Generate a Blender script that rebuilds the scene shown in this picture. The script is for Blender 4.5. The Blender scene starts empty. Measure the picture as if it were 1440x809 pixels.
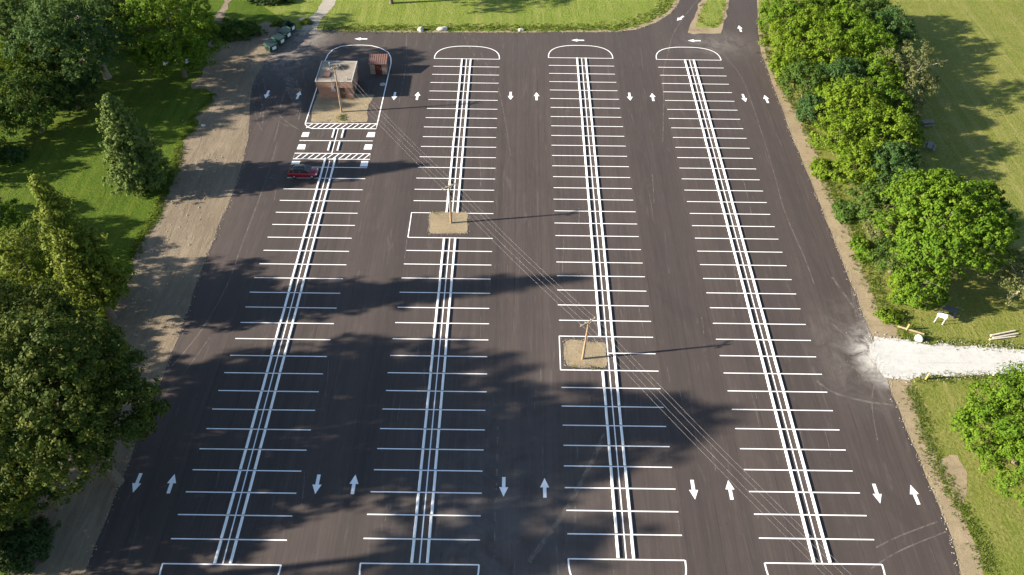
import bpy, bmesh, math, random
import numpy as np
from mathutils import Vector, Matrix
R = math.radians
scene = bpy.context.scene
col = scene.collection

# ------------------------------------------------------------------ camera
F, CXW, CYW, CZW = 1120.0, -12.18219, -135.24462, 79.82675
YAW, PITCH, ROLL = 0.0025361, 0.81456053, 0.01104810
def cam_axes():
    cy, sy = math.cos(YAW), math.sin(YAW)
    fw = Vector((-sy*math.cos(PITCH), cy*math.cos(PITCH), -math.sin(PITCH)))
    r = Vector((cy, sy, 0)); u = r.cross(fw)
    c, s = math.cos(ROLL), math.sin(ROLL)
    return c*r+s*u, -s*r+c*u, fw
AR, AU, AF = cam_axes()
def g(px, py, z=0.0):
    """survey point of the photograph -> point on the level z of the real site"""
    d = AF + AR*((px-720)/F) + AU*((404.5-py)/F)
    t = (z-CZW)/d.z
    return Vector((CXW, CYW, CZW)) + d*t
cd = bpy.data.cameras.new('camera'); cam = bpy.data.objects.new('camera', cd); col.objects.link(cam)
cd.sensor_width = 36; cd.lens = 28.0; cd.clip_end = 6000; cd.clip_start = 0.5
m = Matrix((AR, AU, -AF)).transposed().to_4x4(); m.translation = (CXW, CYW, CZW)
cam.matrix_world = m
scene.camera = cam

# ------------------------------------------------------------------ light
SUN_EL, SUN_AZ = 20.5, 7.8          # light travels towards +X, turned 7.8 deg to +Y
w = bpy.data.worlds.new("World"); scene.world = w; w.use_nodes = True
nt = w.node_tree; bg = nt.nodes['Background']
sky = nt.nodes.new('ShaderNodeTexSky'); sky.sky_type = 'NISHITA'; sky.sun_disc = False
sky.sun_elevation = R(SUN_EL)
# direction towards the sun: (-cos7.8, -sin7.8); sky's rotation is measured clockwise from +Y
sky.sun_rotation = R(270-SUN_AZ)
sky.air_density = 1.0; sky.dust_density = 0.6; sky.ozone_density = 1.2
nt.links.new(sky.outputs[0], bg.inputs[0]); bg.inputs[1].default_value = 0.068
ld = bpy.data.lights.new('sun', 'SUN'); ld.energy = 5.0; ld.angle = R(0.8); ld.color = (1.0, 0.90, 0.76)
lo = bpy.data.objects.new('sun', ld); col.objects.link(lo)
trav = Vector((math.cos(R(SUN_AZ))*math.cos(R(SUN_EL)), math.sin(R(SUN_AZ))*math.cos(R(SUN_EL)), -math.sin(R(SUN_EL))))
lo.rotation_euler = trav.to_track_quat('-Z', 'Y').to_euler(); lo.location = (-150, -80, 120)
vs = scene.view_settings
vs.view_transform = 'Standard'; vs.look = 'None'; vs.gamma = 1; vs.use_curve_mapping = False; vs.exposure = 1.78
scene.cycles.max_bounces = 6; scene.cycles.diffuse_bounces = 3; scene.cycles.transmission_bounces = 3
scene.cycles.transparent_max_bounces = 6

# ------------------------------------------------------------------ materials
class NB:
    def __init__(s, name):
        s.m = bpy.data.materials.new(name); s.m.use_nodes = True
        s.nt = s.m.node_tree; s.b = s.nt.nodes['Principled BSDF']
        s.b.inputs['Roughness'].default_value = 0.85
        s.b.inputs['Specular IOR Level'].default_value = 0.25
    def n(s, t, **kw):
        x = s.nt.nodes.new(t)
        for k, v in kw.items(): setattr(x, k, v)
        return x
    def link(s, a, b): s.nt.links.new(a, b)
    def coord(s, scale=(1,1,1), rot=0, kind='Object'):
        tc = s.n('ShaderNodeTexCoord'); mp = s.n('ShaderNodeMapping')
        s.link(tc.outputs[kind], mp.inputs[0]); mp.inputs['Scale'].default_value = scale
        mp.inputs['Rotation'].default_value = (0, 0, rot)
        return mp.outputs[0]
    def noise(s, vec, scale=1, detail=4, rough=.55, dist=0):
        x = s.n('ShaderNodeTexNoise'); s.link(vec, x.inputs['Vector'])
        x.inputs['Scale'].default_value = scale; x.inputs['Detail'].default_value = detail
        x.inputs['Roughness'].default_value = rough; x.inputs['Distortion'].default_value = dist
        return x.outputs['Fac']
    def ramp(s, fac, stops):
        x = s.n('ShaderNodeValToRGB'); s.link(fac, x.inputs[0]); e = x.color_ramp.elements
        while len(e) < len(stops): e.new(0.5)
        for i, (p, c) in enumerate(stops):
            e[i].position = p; e[i].color = (c, c, c, 1) if isinstance(c, (int, float)) else (*c, 1)
        return x.outputs[0]
    def mix(s, fac, a, b, mode='MIX'):
        x = s.n('ShaderNodeMix'); x.data_type = 'RGBA'; x.blend_type = mode
        for i, v in ((0, fac), (6, a), (7, b)):
            sock = x.inputs[i]
            if isinstance(v, (int, float)): sock.default_value = v if i == 0 else (v, v, v, 1)
            elif isinstance(v, tuple): sock.default_value = (*v, 1)
            else: s.link(v, sock)
        return x.outputs[2]
    def math(s, op, a, b=0.0, c=0.0, clamp=False):
        x = s.n('ShaderNodeMath'); x.operation = op; x.use_clamp = clamp
        for i, v in enumerate((a, b, c)):
            if isinstance(v, (int, float)): x.inputs[i].default_value = v
            else: s.link(v, x.inputs[i])
        return x.outputs[0]
    def color(s, c):
        if isinstance(c, tuple): s.b.inputs['Base Color'].default_value = (*c, 1)
        else: s.link(c, s.b.inputs['Base Color'])
    def bump(s, h, strength=.3, dist=.05):
        x = s.n('ShaderNodeBump'); x.inputs['Strength'].default_value = strength; x.inputs['Distance'].default_value = dist
        s.link(h, x.inputs['Height']); s.link(x.outputs[0], s.b.inputs['Normal'])
M = {}
def plain(name, c, rough=.7, spec=.3, var=.15, scale=3, metal=0):
    a = NB(name); v = a.coord()
    n_ = a.noise(v, scale, 5)
    lo_, hi = tuple(x*(1-var) for x in c), tuple(min(1, x*(1+var)) for x in c)
    a.color(a.ramp(n_, [(.3, lo_), (.7, hi)]))
    a.b.inputs['Roughness'].default_value = rough; a.b.inputs['Specular IOR Level'].default_value = spec
    a.b.inputs['Metallic'].default_value = metal
    M[name] = a.m; return a.m

# asphalt : warm dark new asphalt, lane-wise paver streaks, scuffs, tyre polish, dust
def asphalt():
    a = NB('asphalt'); v = a.coord()
    big = a.noise(v, .05, 4, .6)
    lanes = a.noise(a.coord((1, .012, 1)), .55, 5, .65)
    fine = a.noise(a.coord((1, .04, 1)), 4.5, 4, .7)
    grain = a.noise(v, 14, 3, .8)
    blot = a.noise(v, .35, 5, .65)
    c = a.mix(a.ramp(lanes, [(.32, 0.0), (.68, 1.0)]), (.044, .0345, .0318), (.068, .052, .0465))
    c = a.mix(a.math('MULTIPLY', a.ramp(fine, [(.50, 0.0), (.74, 1.0)]), .6), c, (.100, .080, .067))
    wheel = a.noise(a.coord((1, .006, 1)), 1.5, 4, .65)
    c = a.mix(a.math('MULTIPLY', a.ramp(wheel, [(.50, 0.0), (.68, 1.0)]), .32), c, (.090, .072, .062))
    c = a.mix(a.math('MULTIPLY', a.ramp(wheel, [(.34, 1.0), (.46, 0.0)]), .30), c, (.030, .025, .024))
    c = a.mix(a.math('MULTIPLY', a.ramp(big, [(.4, 0.0), (.62, 1.0)]), .30), c, (.074, .057, .050))
    c = a.mix(a.math('MULTIPLY', a.ramp(blot, [(.45, 0.0), (.75, 1.0)]), .25), c, (.034, .027, .026))
    c = a.mix(a.math('MULTIPLY', a.ramp(grain, [(.35, 0.0), (.7, 1.0)]), .35), c, (.076, .058, .050))
    # paver passes: each lane-wide pass laid a shade apart, with a thin joint between
    tc0 = a.n('ShaderNodeTexCoord'); sp0 = a.n('ShaderNodeSeparateXYZ'); a.link(tc0.outputs['Object'], sp0.inputs[0])
    xs = a.math('DIVIDE', a.math('ADD', sp0.outputs[0], 0.9), 3.7); fl = a.math('FLOOR', xs)
    wn = a.n('ShaderNodeTexWhiteNoise'); wn.noise_dimensions = '1D'; a.link(fl, wn.inputs['W'])
    c = a.mix(a.math('MULTIPLY', wn.outputs['Value'], .34), c, (.034, .0275, .026))
    fr = a.math('ABSOLUTE', a.math('SUBTRACT', a.math('SUBTRACT', xs, fl), .5))
    joint = a.math('MULTIPLY', a.math('GREATER_THAN', fr, .484), a.ramp(a.noise(a.coord((1, .1, 1)), 1.2, 4, .7), [(.4, 0.0), (.6, .55)]))
    c = a.mix(joint, c, (.030, .024, .023))
    head = a.math('GREATER_THAN', sp0.outputs[1], -2.6)
    c = a.mix(a.math('MULTIPLY', head, .4), c, (.060, .050, .046))
    spots = a.noise(v, 2.1, 2, .4)
    c = a.mix(a.math('MULTIPLY', a.ramp(spots, [(.70, 0.0), (.76, 1.0)]), .35), c, (.022, .019, .018))
    # pale scuffs
    sc = a.noise(a.coord((1, .10, 1), rot=.12), 1.1, 8, .74, .9)
    scm = a.math('MULTIPLY', a.ramp(sc, [(.57, 0.0), (.72, 1.0)]), .45)
    c = a.mix(scm, c, (.13, .112, .098))
    tc = a.n('ShaderNodeTexCoord'); sep = a.n('ShaderNodeSeparateXYZ'); a.link(tc.outputs['Object'], sep.inputs[0])
    # stone dust carried out of the gravel drive and off the dirt yard
    def dust(px, py, r, amt, colr, c, sy=1.0, nscale=.5):
        p = g(px, py)
        dx = a.math('SUBTRACT', sep.outputs[0], p.x); dy = a.math('MULTIPLY', a.math('SUBTRACT', sep.outputs[1], p.y), sy)
        d = a.math('SQRT', a.math('ADD', a.math('MULTIPLY', dx, dx), a.math('MULTIPLY', dy, dy)))
        k = a.math('SUBTRACT', 1.0, a.math('DIVIDE', d, r), clamp=True)
        nn = a.noise(v, nscale, 6, .7, 1.0)
        k = a.math('MULTIPLY', a.math('MULTIPLY', a.math('POWER', k, 1.3), a.ramp(nn, [(.36, .06), (.62, 1.0)])), amt, clamp=True)
        return a.mix(k, c, colr)
    c = dust(1246, 500, 5.2, 2.2, (.55, .53, .48), c, .8)
    c = dust(1222, 500, 10, .35, (.30, .28, .25), c, .8)
    c = dust(392, 78, 12, .9, (.24, .21, .18), c, 1.0, .8)
    c = dust(437, 45, 7, .8, (.32, .29, .25), c, 1.0, .8)
    c = dust(1010, 62, 11, .6, (.20, .18, .16), c, 1.5)
    c = dust(700, 800, 17, .55, (.13, .125, .12), c, .5, .25)
    a.color(c)
    a.b.inputs['Roughness'].default_value = .8; a.b.inputs['Specular IOR Level'].default_value = .3
    a.bump(grain, .25, .02)
    M['asphalt'] = a.m
asphalt()

def grass_mat(name, lush, mid, dry, flat, streak_rot=0.0, streak=.5, xshift=None):
    a = NB(name); v = a.coord()
    big = a.noise(v, .045, 5, .6, .4); med = a.noise(v, .33, 5, .65); fine = a.noise(v, 2.6, 5, .75)
    st = a.noise(a.coord((1, .05, 1), rot=streak_rot), 1.5, 3, .6)
    c = a.mix(a.ramp(big, [(.36, 0.0), (.64, 1.0)]), lush, mid)
    c = a.mix(a.math('MULTIPLY', a.ramp(med, [(.42, 0.0), (.68, 1.0)]), .6), c, dry)
    c = a.mix(a.math('MULTIPLY', a.ramp(st, [(.35, 0.0), (.65, 1.0)]), streak), c, flat)
    c = a.mix(a.math('MULTIPLY', a.ramp(fine, [(.35, 1.0), (.62, 0.0)]), .6), c, tuple(x*.42 for x in lush))
    st2 = a.noise(a.coord((1, .03, 1), rot=streak_rot+.25), .55, 3, .6)
    c = a.mix(a.math('MULTIPLY', a.ramp(st2, [(.5, 0.0), (.62, 1.0)]), .3), c, dry)
    a.color(c); a.b.inputs['Roughness'].default_value = .95; a.b.inputs['Specular IOR Level'].default_value = .1
    a.bump(a.math('ADD', fine, med), .9, .25)
    M[name] = a.m
grass_mat('grass_left', (.046, .092, .008), (.072, .120, .010), (.120, .150, .018), (.092, .140, .012), 1.2, .45)
grass_mat('grass_right', (.120, .165, .024), (.185, .200, .038), (.270, .245, .090), (.240, .225, .062), .12, .5)
grass_mat('grass_top', (.120, .180, .022), (.175, .225, .036), (.265, .265, .080), (.215, .245, .052), 1.57, .6)

def dirt():
    a = NB('dirt'); v = a.coord()
    big = a.noise(v, .12, 5, .6); tr = a.noise(a.coord((1, .11, 1), rot=-.22), 1.4, 7, .78, 1.2); fine = a.noise(v, 5, 5, .75)
    c = a.mix(a.ramp(big, [(.35, 0.0), (.65, 1.0)]), (.175, .140, .098), (.25, .20, .142))
    c = a.mix(a.math('MULTIPLY', a.ramp(tr, [(.40, 0.0), (.62, 1.0)]), .7), c, (.125, .098, .068))
    c = a.mix(a.math('MULTIPLY', a.ramp(fine, [(.5, 0.0), (.75, 1.0)]), .4), c, (.33, .28, .21))
    a.color(c); a.bump(a.math('ADD', a.math('MULTIPLY', tr, .6), fine), .8, .12); a.b.inputs['Specular IOR Level'].default_value = .1
    M['dirt'] = a.m
dirt()
def gravel(name, c1, c2, c3):
    a = NB(name); v = a.coord()
    big = a.noise(v, .3, 5, .6); fine = a.noise(v, 7, 5, .8); tr = a.noise(a.coord((.08, 1, 1)), 1.3, 3, .6)
    c = a.mix(a.ramp(big, [(.35, 0.0), (.65, 1.0)]), c1, c2)
    c = a.mix(a.math('MULTIPLY', a.ramp(fine, [(.4, 0.0), (.62, 1.0)]), .65), c, c3)
    mid_ = a.noise(v, 1.6, 6, .75, .8)
    c = a.mix(a.math('MULTIPLY', a.ramp(mid_, [(.5, 0.0), (.68, 1.0)]), .45), c, tuple(x*.68 for x in c1))
    c = a.mix(a.math('MULTIPLY', a.ramp(tr, [(.55, 0.0), (.7, 1.0)]), .35), c, tuple(x*.72 for x in c1))
    a.color(c); a.bump(fine, .9, .08); a.b.inputs['Specular IOR Level'].default_value = .1
    M[name] = a.m
gravel('pale_gravel', (.42, .41, .385), (.50, .49, .465), (.56, .55, .53))
gravel('tan_gravel', (.20, .155, .092), (.285, .225, .140), (.37, .30, .20))
gravel('path_gravel', (.26, .235, .19), (.34, .31, .26), (.40, .37, .31))
def paint():
    a = NB('paint'); v = a.coord(); n1 = a.noise(v, 3, 6, .75); n2 = a.noise(v, .25, 3)
    c = a.mix(a.math('MULTIPLY', a.ramp(n1, [(.56, 0.0), (.74, 1.0)]), .40), (.84, .84, .83), (.42, .40, .38))
    c = a.mix(a.math('MULTIPLY', a.ramp(n2, [(.4, 0.0), (.7, 1.0)]), .28), c, (.55, .53, .50))
    a.color(c); a.b.inputs['Roughness'].default_value = .6; M['paint'] = a.m
paint()
def dustmat():
    a = NB('dust'); v = a.coord(); n1 = a.noise(v, 1.2, 6, .75, .5); n2 = a.noise(v, 9, 3, .7)
    a.color((.30, .27, .235))
    al = a.math('MULTIPLY', a.ramp(n1, [(.38, 0.0), (.62, 1.0)]), a.ramp(n2, [(.3, .25), (.7, .8)]))
    a.link(a.math('MULTIPLY', al, .75), a.b.inputs['Alpha']); M['dust'] = a.m
dustmat()
def concrete(name, c, stain=.5):
    a = NB(name); v = a.coord(); n1 = a.noise(v, 2, 6, .7); n2 = a.noise(v, 20, 3, .7)
    cc = a.mix(a.math('MULTIPLY', a.ramp(n1, [(.5, 0.0), (.7, 1.0)]), stain), c, tuple(x*.6 for x in c))
    cc = a.mix(a.math('MULTIPLY', n2, .12), cc, tuple(x*.8 for x in c))
    a.color(cc); a.bump(n2, .2, .01); M[name] = a.m
concrete('stop_white', (.84, .84, .83), .16)
def leaves(name, c1, c2, c3, trans=.35):
    a = NB(name)
    at = a.n('ShaderNodeAttribute', attribute_name='tint')
    sep = a.n('ShaderNodeSeparateXYZ'); a.link(at.outputs['Vector'], sep.inputs[0])
    c = a.mix(sep.outputs[0], c1, c2); c = a.mix(a.ramp(sep.outputs[1], [(.6, 0.0), (1.0, .8)]), c, c3)
    a.color(c); a.b.inputs['Roughness'].default_value = .7; a.b.inputs['Specular IOR Level'].default_value = .08
    tr = a.n('ShaderNodeBsdfTranslucent'); a.link(a.mix(.55, c, (.16, .19, .02)), tr.inputs[0])
    ms = a.n('ShaderNodeMixShader'); ms.inputs[0].default_value = trans
    out = a.nt.nodes['Material Output']
    a.link(a.b.outputs[0], ms.inputs[1]); a.link(tr.outputs[0], ms.inputs[2]); a.link(ms.outputs[0], out.inputs[0])
    M[name] = a.m
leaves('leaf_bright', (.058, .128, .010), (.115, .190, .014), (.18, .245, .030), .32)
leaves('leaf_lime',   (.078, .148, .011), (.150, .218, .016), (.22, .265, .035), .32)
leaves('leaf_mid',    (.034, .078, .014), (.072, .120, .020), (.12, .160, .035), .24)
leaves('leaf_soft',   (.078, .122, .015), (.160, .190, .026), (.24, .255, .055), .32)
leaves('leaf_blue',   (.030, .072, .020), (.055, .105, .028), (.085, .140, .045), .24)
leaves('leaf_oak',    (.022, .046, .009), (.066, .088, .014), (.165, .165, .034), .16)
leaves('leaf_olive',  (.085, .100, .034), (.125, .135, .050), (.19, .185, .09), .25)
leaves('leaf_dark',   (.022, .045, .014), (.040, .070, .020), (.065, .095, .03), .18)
leaves('needle_pale', (.060, .105, .022), (.115, .155, .036), (.17, .20, .08), .15)
leaves('grass_blades', (.070, .120, .014), (.120, .160, .022), (.19, .19, .06), .3)
plain('bark', (.13, .105, .08), .95, .1, .35, 6)
plain('bark_pale', (.30, .26, .21), .9, .1, .3, 6)
plain('bark_dead', (.40, .36, .29), .9, .1, .2, 6)
plain('pole_wood', (.29, .20, .12), .85, .15, .22, 2.5)
plain('pole_wood_grey', (.23, .165, .11), .85, .15, .22, 2.5)
plain('arm_wood', (.34, .27, .19), .85, .15, .15, 4)
plain('insulator', (.55, .55, .53), .3, .5, .05)
plain('wire_metal', (.26, .25, .24), .45, .5, .1, 1, .3)
plain('brown_trim', (.10, .060, .042), .7, .2, .2)
plain('white_metal', (.62, .63, .63), .5, .4, .06)
plain('red_roof', (.16, .088, .072), .65, .3, .22, 5)
plain('grey_metal', (.30, .31, .32), .45, .5, .1, 4, .4)
plain('door_red', (.12, .028, .022), .6, .3, .2)
plain('tan_panel', (.27, .215, .165), .8, .2, .12)
plain('dumpster_green', (.022, .060, .040), .45, .45, .25, 2)
plain('lid_black', (.018, .02, .022), .4, .4, .2)
plain('label_white', (.74, .75, .76), .6, .3, .05)
plain('rock', (.44, .41, .36), .9, .15, .25, 2.5)
plain('table_grey', (.13, .135, .14), .8, .2, .2, 5)
plain('table_plank', (.20, .19, .17), .8, .2, .2, 5)
plain('log_pale', (.50, .45, .36), .85, .15, .2, 4)
plain('log_tan', (.30, .235, .14), .85, .15, .2, 4)
plain('post_yellow', (.36, .27, .10), .6, .3, .12, 4)
plain('car_glass', (.015, .02, .024), .08, .6, .02)
plain('rubber', (.012, .012, .012), .8, .2, .1)
plain('rim', (.45, .46, .47), .35, .5, .05, 3, .6)
plain('lamp_clear', (.75, .76, .78), .15, .6, .03)
plain('lamp_red', (.40, .02, .02), .2, .5, .03)
plain('car_white', (.70, .71, .72), .3, .5, .03)
cr = plain('car_red', (.22, .006, .022), .28, .5, .05); 
_pb = [n for n in cr.node_tree.nodes if n.type == 'BSDF_PRINCIPLED'][0]; _pb.inputs['Coat Weight'].default_value = .6
plain('roof_dark', (.022, .030, .032), .12, .6, .05)
plain('pad_concrete', (.36, .35, .33), .9, .1, .12)
def brick():
    a = NB('brick')
    tc = a.n('ShaderNodeTexCoord'); sp = a.n('ShaderNodeSeparateXYZ'); a.link(tc.outputs['Object'], sp.inputs[0])
    cb = a.n('ShaderNodeCombineXYZ'); a.link(a.math('ADD', sp.outputs[0], sp.outputs[1]), cb.inputs[0]); a.link(sp.outputs[2], cb.inputs[1])
    b = a.n('ShaderNodeTexBrick'); a.link(cb.outputs[0], b.inputs['Vector']); b.inputs['Scale'].default_value = 1
    b.inputs['Brick Width'].default_value = .42; b.inputs['Row Height'].default_value = .14; b.inputs['Mortar Size'].default_value = .014
    b.inputs['Color1'].default_value = (.38, .175, .115, 1); b.inputs['Color2'].default_value = (.30, .130, .088, 1); b.inputs['Mortar'].default_value = (.30, .24, .20, 1)
    n_ = a.noise(a.coord(), .9, 5, .7)
    c = a.mix(a.math('MULTIPLY', a.ramp(n_, [(.4, 0.0), (.7, 1.0)]), .4), b.outputs[0], (.42, .27, .19))
    a.color(c); a.bump(b.outputs[1], .3, .01); M['brick'] = a.m
brick()
def roofing():
    a = NB('roofing'); v = a.coord(); n1 = a.noise(v, .55, 5, .65, .5); n2 = a.noise(v, 5, 5, .8)
    c = a.mix(a.ramp(n1, [(.40, 0.0), (.62, 1.0)]), (.26, .225, .18), (.17, .145, .115))
    c = a.mix(a.math('MULTIPLY', a.ramp(n2, [(.45, 0.0), (.7, 1.0)]), .5), c, (.30, .27, .22))
    # tar patches in the far right quarter
    sep = a.n('ShaderNodeSeparateXYZ'); tc = a.n('ShaderNodeTexCoord'); a.link(tc.outputs['Object'], sep.inputs[0])
    dx = a.math('SUBTRACT', sep.outputs[0], .9); dy = a.math('SUBTRACT', sep.outputs[1], 1.4)
    d = a.math('SQRT', a.math('ADD', a.math('MULTIPLY', dx, dx), a.math('MULTIPLY', a.math('MULTIPLY', dy, dy), 1.3)))
    k = a.math('SUBTRACT', 1.0, a.math('DIVIDE', d, 2.1), clamp=True)
    k = a.ramp(a.math('MULTIPLY', k, a.math('ADD', a.noise(v, 1.6, 5, .7), .35)), [(.25, 0.0), (.5, 1.0)])
    a.color(a.mix(k, c, (.03, .03, .03))); M['roofing'] = a.m
roofing()

# ------------------------------------------------------------------ helpers
def tag(o, label=None, cat=None, group=None, kind=None):
    if label: o['label'] = label
    if cat: o['category'] = cat
    if group: o['group'] = group
    if kind: o['kind'] = kind
    return o
def empty(name, loc, rz=0, **kw):
    o = bpy.data.objects.new(name, None); col.objects.link(o); o.location = loc; o.rotation_euler = (0, 0, rz)
    o.empty_display_size = .3
    return tag(o, **kw)
def link(name, me, mats, parent=None):
    o = bpy.data.objects.new(name, me); col.objects.link(o)
    for mm in (mats if isinstance(mats, (list, tuple)) else [mats]): me.materials.append(M[mm])
    if parent: o.parent = parent
    return o
class MB:
    def __init__(s): s.v = []; s.f = []; s.smooth = []
    def add(s, vs_, fs, sm=False):
        o = len(s.v); s.v += [tuple(x) for x in vs_]; s.f += [[i+o for i in f] for f in fs]; s.smooth += [sm]*len(fs)
    def box(s, x0, x1, y0, y1, z0, z1, tx=0, ty=0, M4=None):
        vs_ = [(x0,y0,z0),(x1,y0,z0),(x1,y1,z0),(x0,y1,z0),(x0+tx,y0+ty,z1),(x1-tx,y0+ty,z1),(x1-tx,y1-ty,z1),(x0+tx,y1-ty,z1)]
        if M4 is not None: vs_ = [M4 @ Vector(q) for q in vs_]
        s.add(vs_, [(0,3,2,1),(4,5,6,7),(0,1,5,4),(1,2,6,5),(2,3,7,6),(3,0,4,7)])
    def tube(s, pts, rads, n=8, caps=True):
        pts = [Vector(q) for q in pts]
        if isinstance(rads, (int, float)): rads = [rads]*len(pts)
        rings = []; up = None
        for i, q in enumerate(pts):
            d = (pts[min(i+1, len(pts)-1)]-pts[max(i-1, 0)]).normalized()
            if up is None: up = Vector((0, 0, 1)) if abs(d.z) < .9 else Vector((1, 0, 0))
            a = d.cross(up).normalized(); b = a.cross(d).normalized(); up = b
            rings.append([q+(a*math.cos(2*math.pi*k/n)+b*math.sin(2*math.pi*k/n))*rads[i] for k in range(n)])
        vs_ = [x for r_ in rings for x in r_]; fs = []
        for i in range(len(pts)-1):
            for k in range(n):
                fs.append((i*n+k, i*n+(k+1) % n, (i+1)*n+(k+1) % n, (i+1)*n+k))
        s.add(vs_, fs, True)
        if caps: s.add(rings[0], [tuple(range(n))]); s.add(rings[-1], [tuple(reversed(range(n)))])
    def prism(s, poly, z0, z1):
        n = len(poly); s.add([(x, y, z0) for x, y in poly]+[(x, y, z1) for x, y in poly],
            [tuple(reversed(range(n))), tuple(range(n, 2*n))]+[(i, (i+1) % n, n+(i+1) % n, n+i) for i in range(n)])
    def mesh(s, name):
        me = bpy.data.meshes.new(name); me.from_pydata(s.v, [], s.f); me.validate()
        if len(me.polygons) == len(s.smooth): me.polygons.foreach_set('use_smooth', s.smooth)
        bm = bmesh.new(); bm.from_mesh(me); bmesh.ops.recalc_face_normals(bm, faces=bm.faces); bm.to_mesh(me); bm.free()
        return me
    def build(s, name, mat, parent=None, bevel=0):
        me = s.mesh(name)
        if bevel:
            bm = bmesh.new(); bm.from_mesh(me)
            bmesh.ops.bevel(bm, geom=[e for e in bm.edges], offset=bevel, segments=1, affect='EDGES'); bm.to_mesh(me); bm.free()
        return link(name, me, mat, parent)

# ------------------------------------------------------------------ ground sheets
rng = random.Random(5)
def wobble(pts, amp, step=1.0, seed=1, closed=True):
    rr = random.Random(seed); out = []
    ph = [(rr.uniform(.15, 1.2), rr.uniform(0, 6.28), rr.uniform(.3, 1)) for _ in range(7)]
    n = len(pts); s = 0
    for i in range(n if closed else n-1):
        a, b = Vector(pts[i][:2]), Vector(pts[(i+1) % n][:2]); L = (b-a).length
        if L < 1e-6: continue
        k = max(1, int(L/step)) if L < 150 else 1; nn = Vector((-(b-a).y, (b-a).x))/L
        for j in range(k):
            t = j/k; s += L/k
            d = sum(A*math.sin(f*s*1.6+p) for f, p, A in ph)/2.2*amp + rr.uniform(-.35, .35)*amp
            out.append(a.lerp(b, t)+nn*d*(1 if k > 1 else 0))
    return out
def sheet(name, pts, z, mat, thick=0, kind='structure'):
    bm = bmesh.new(); vs_ = [bm.verts.new((q[0], q[1], z)) for q in pts]
    f = bm.faces.new(vs_)
    f.normal_update()
    if f.normal.z < 0: f.normal_flip()
    if thick:
        ex = bmesh.ops.extrude_edge_only(bm, edges=bm.edges[:])
        for q in ex['geom']:
            if isinstance(q, bmesh.types.BMVert): q.co.z -= thick
    bmesh.ops.triangulate(bm, faces=[f for f in bm.faces if len(f.verts) > 4], ngon_method='EAR_CLIP')
    me = bpy.data.meshes.new(name); bm.to_mesh(me); bm.free()
    o = link(name, me, mat)
    if kind: o['kind'] = kind
    return o
def P(lst): return [g(*q) for q in lst]

sheet('ground', [(-2500, -2500), (2500, -2500), (2500, 2500), (-2500, 2500)], -.012, 'grass_left')
sheet('lawn', wobble(P([(1060,-14),(1100,200),(1190,330),(1230,480),(1270,600),(1350,809)])+[Vector((38,-140,0)),Vector((600,-300,0)),Vector((600,300,0)),Vector((60,60,0))], .3, 1, 3), -.006, 'grass_right')
sheet('meadow', P([(424,46),(571,48),(900,45),(960,-2)])+[Vector((40,60,0)),Vector((30,400,0)),Vector((-300,400,0)),Vector((-75,30,0))], -.004, 'grass_top')

AS_L = [(389,40),(384,56),(378,75),(368.6,94.6),(359,108),(354.6,122),(351,156),(349,195),(338,242),(324,281),(306,322),(286.5,372),(270,420),(253,467),(228,533),(172.5,670),(156,717),(117,809)]
AS_T = [(401,42),(571,46),(740,46),(867,45),(895,42),(922.5,32),(942,19.5),(954.5,4)]
AS_R = [(1064,0),(1065,33),(1068.6,72),(1077.5,94.6),(1091.5,133.5),(1112,189),(1125,220),(1143,264),(1170.7,333.5),(1204,419.7),(1218,455.6),(1226,473.7),(1244.5,525),(1254,555.8),(1282,624),(1290,639.6),(1312.6,695),(1335,751),(1350,809)]
asp = list(reversed(P(AS_L))) + P(AS_T) + [Vector((26,36,0)),Vector((35,70,0)),Vector((52,140,0)),Vector((62,138,0)),Vector((47,70,0)),Vector((38.5,36,0))] + P(AS_R) + [Vector((36,-112,0)), Vector((36,-135,0)), Vector((-66,-135,0)), Vector((-63,-112,0))]
sheet('parking_lot', wobble(asp, .07, 1.0, 11), .03, 'asphalt', .05)

# dirt yard on the left, shoulders right and top
dl_out = [(424,46),(405,38),(373,31),(361,34),(348,45),(309,50),(295,56),(292,72),(284,108),(270,116),(272,124),(296,129),(302,131),(300,142),(284,154),(271,166),(280,177),(262,193),(253,211),(250,236),(233.6,275),(219.7,311),(203,331),(189,364),(178,392),(160,440),(120,560),(60,680),(10,809)]
sheet('dirt_yard', wobble(P(dl_out)+[Vector((-74,-112,0)),Vector((-76,-135,0)),Vector((-60,-135,0))]+[q+Vector((2.0,0,0)) for q in reversed(P(AS_L))], .35, .7, 21), .002, 'dirt', .03)
dr = [(1066,-8),(1067,30),(1073,56),(1081.7,69.5),(1088.7,97),(1093,120),(1112,136),(1132,178),(1148,215),(1158,240),(1173.5,283),(1196,317),(1204,356),(1221,395),(1235,436),(1260,456),(1268,478),(1262,500),(1275,530),(1282,539),(1293,581),(1299,612),(1315,630),(1329,676),(1342,709),(1368,751),(1385,806)]
sheet('dirt_shoulder', wobble(P(dr)+[Vector((44,-118,0)),Vector((30,-118,0))]+[q+Vector((-1.5,0,0)) for q in reversed(P(AS_R))], .28, .7, 22), .0, 'tan_gravel', .02)
sheet('dirt_verge', wobble(P([(1320,645),(1345,640),(1358,660),(1362,690),(1352,712),(1340,700),(1332,675)]), .2, .5, 30), .004, 'tan_gravel')
sheet('dirt_edge', wobble(P([(398,40.5),(571,43.6),(740,43.8),(867,42.6),(893,38),(919,28),(938,17),(950,0),(958,0),(948,20),(925,36),(897,46),(867,49),(571,49),(405,46)]), .12, .8, 23), .006, 'tan_gravel')
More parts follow.
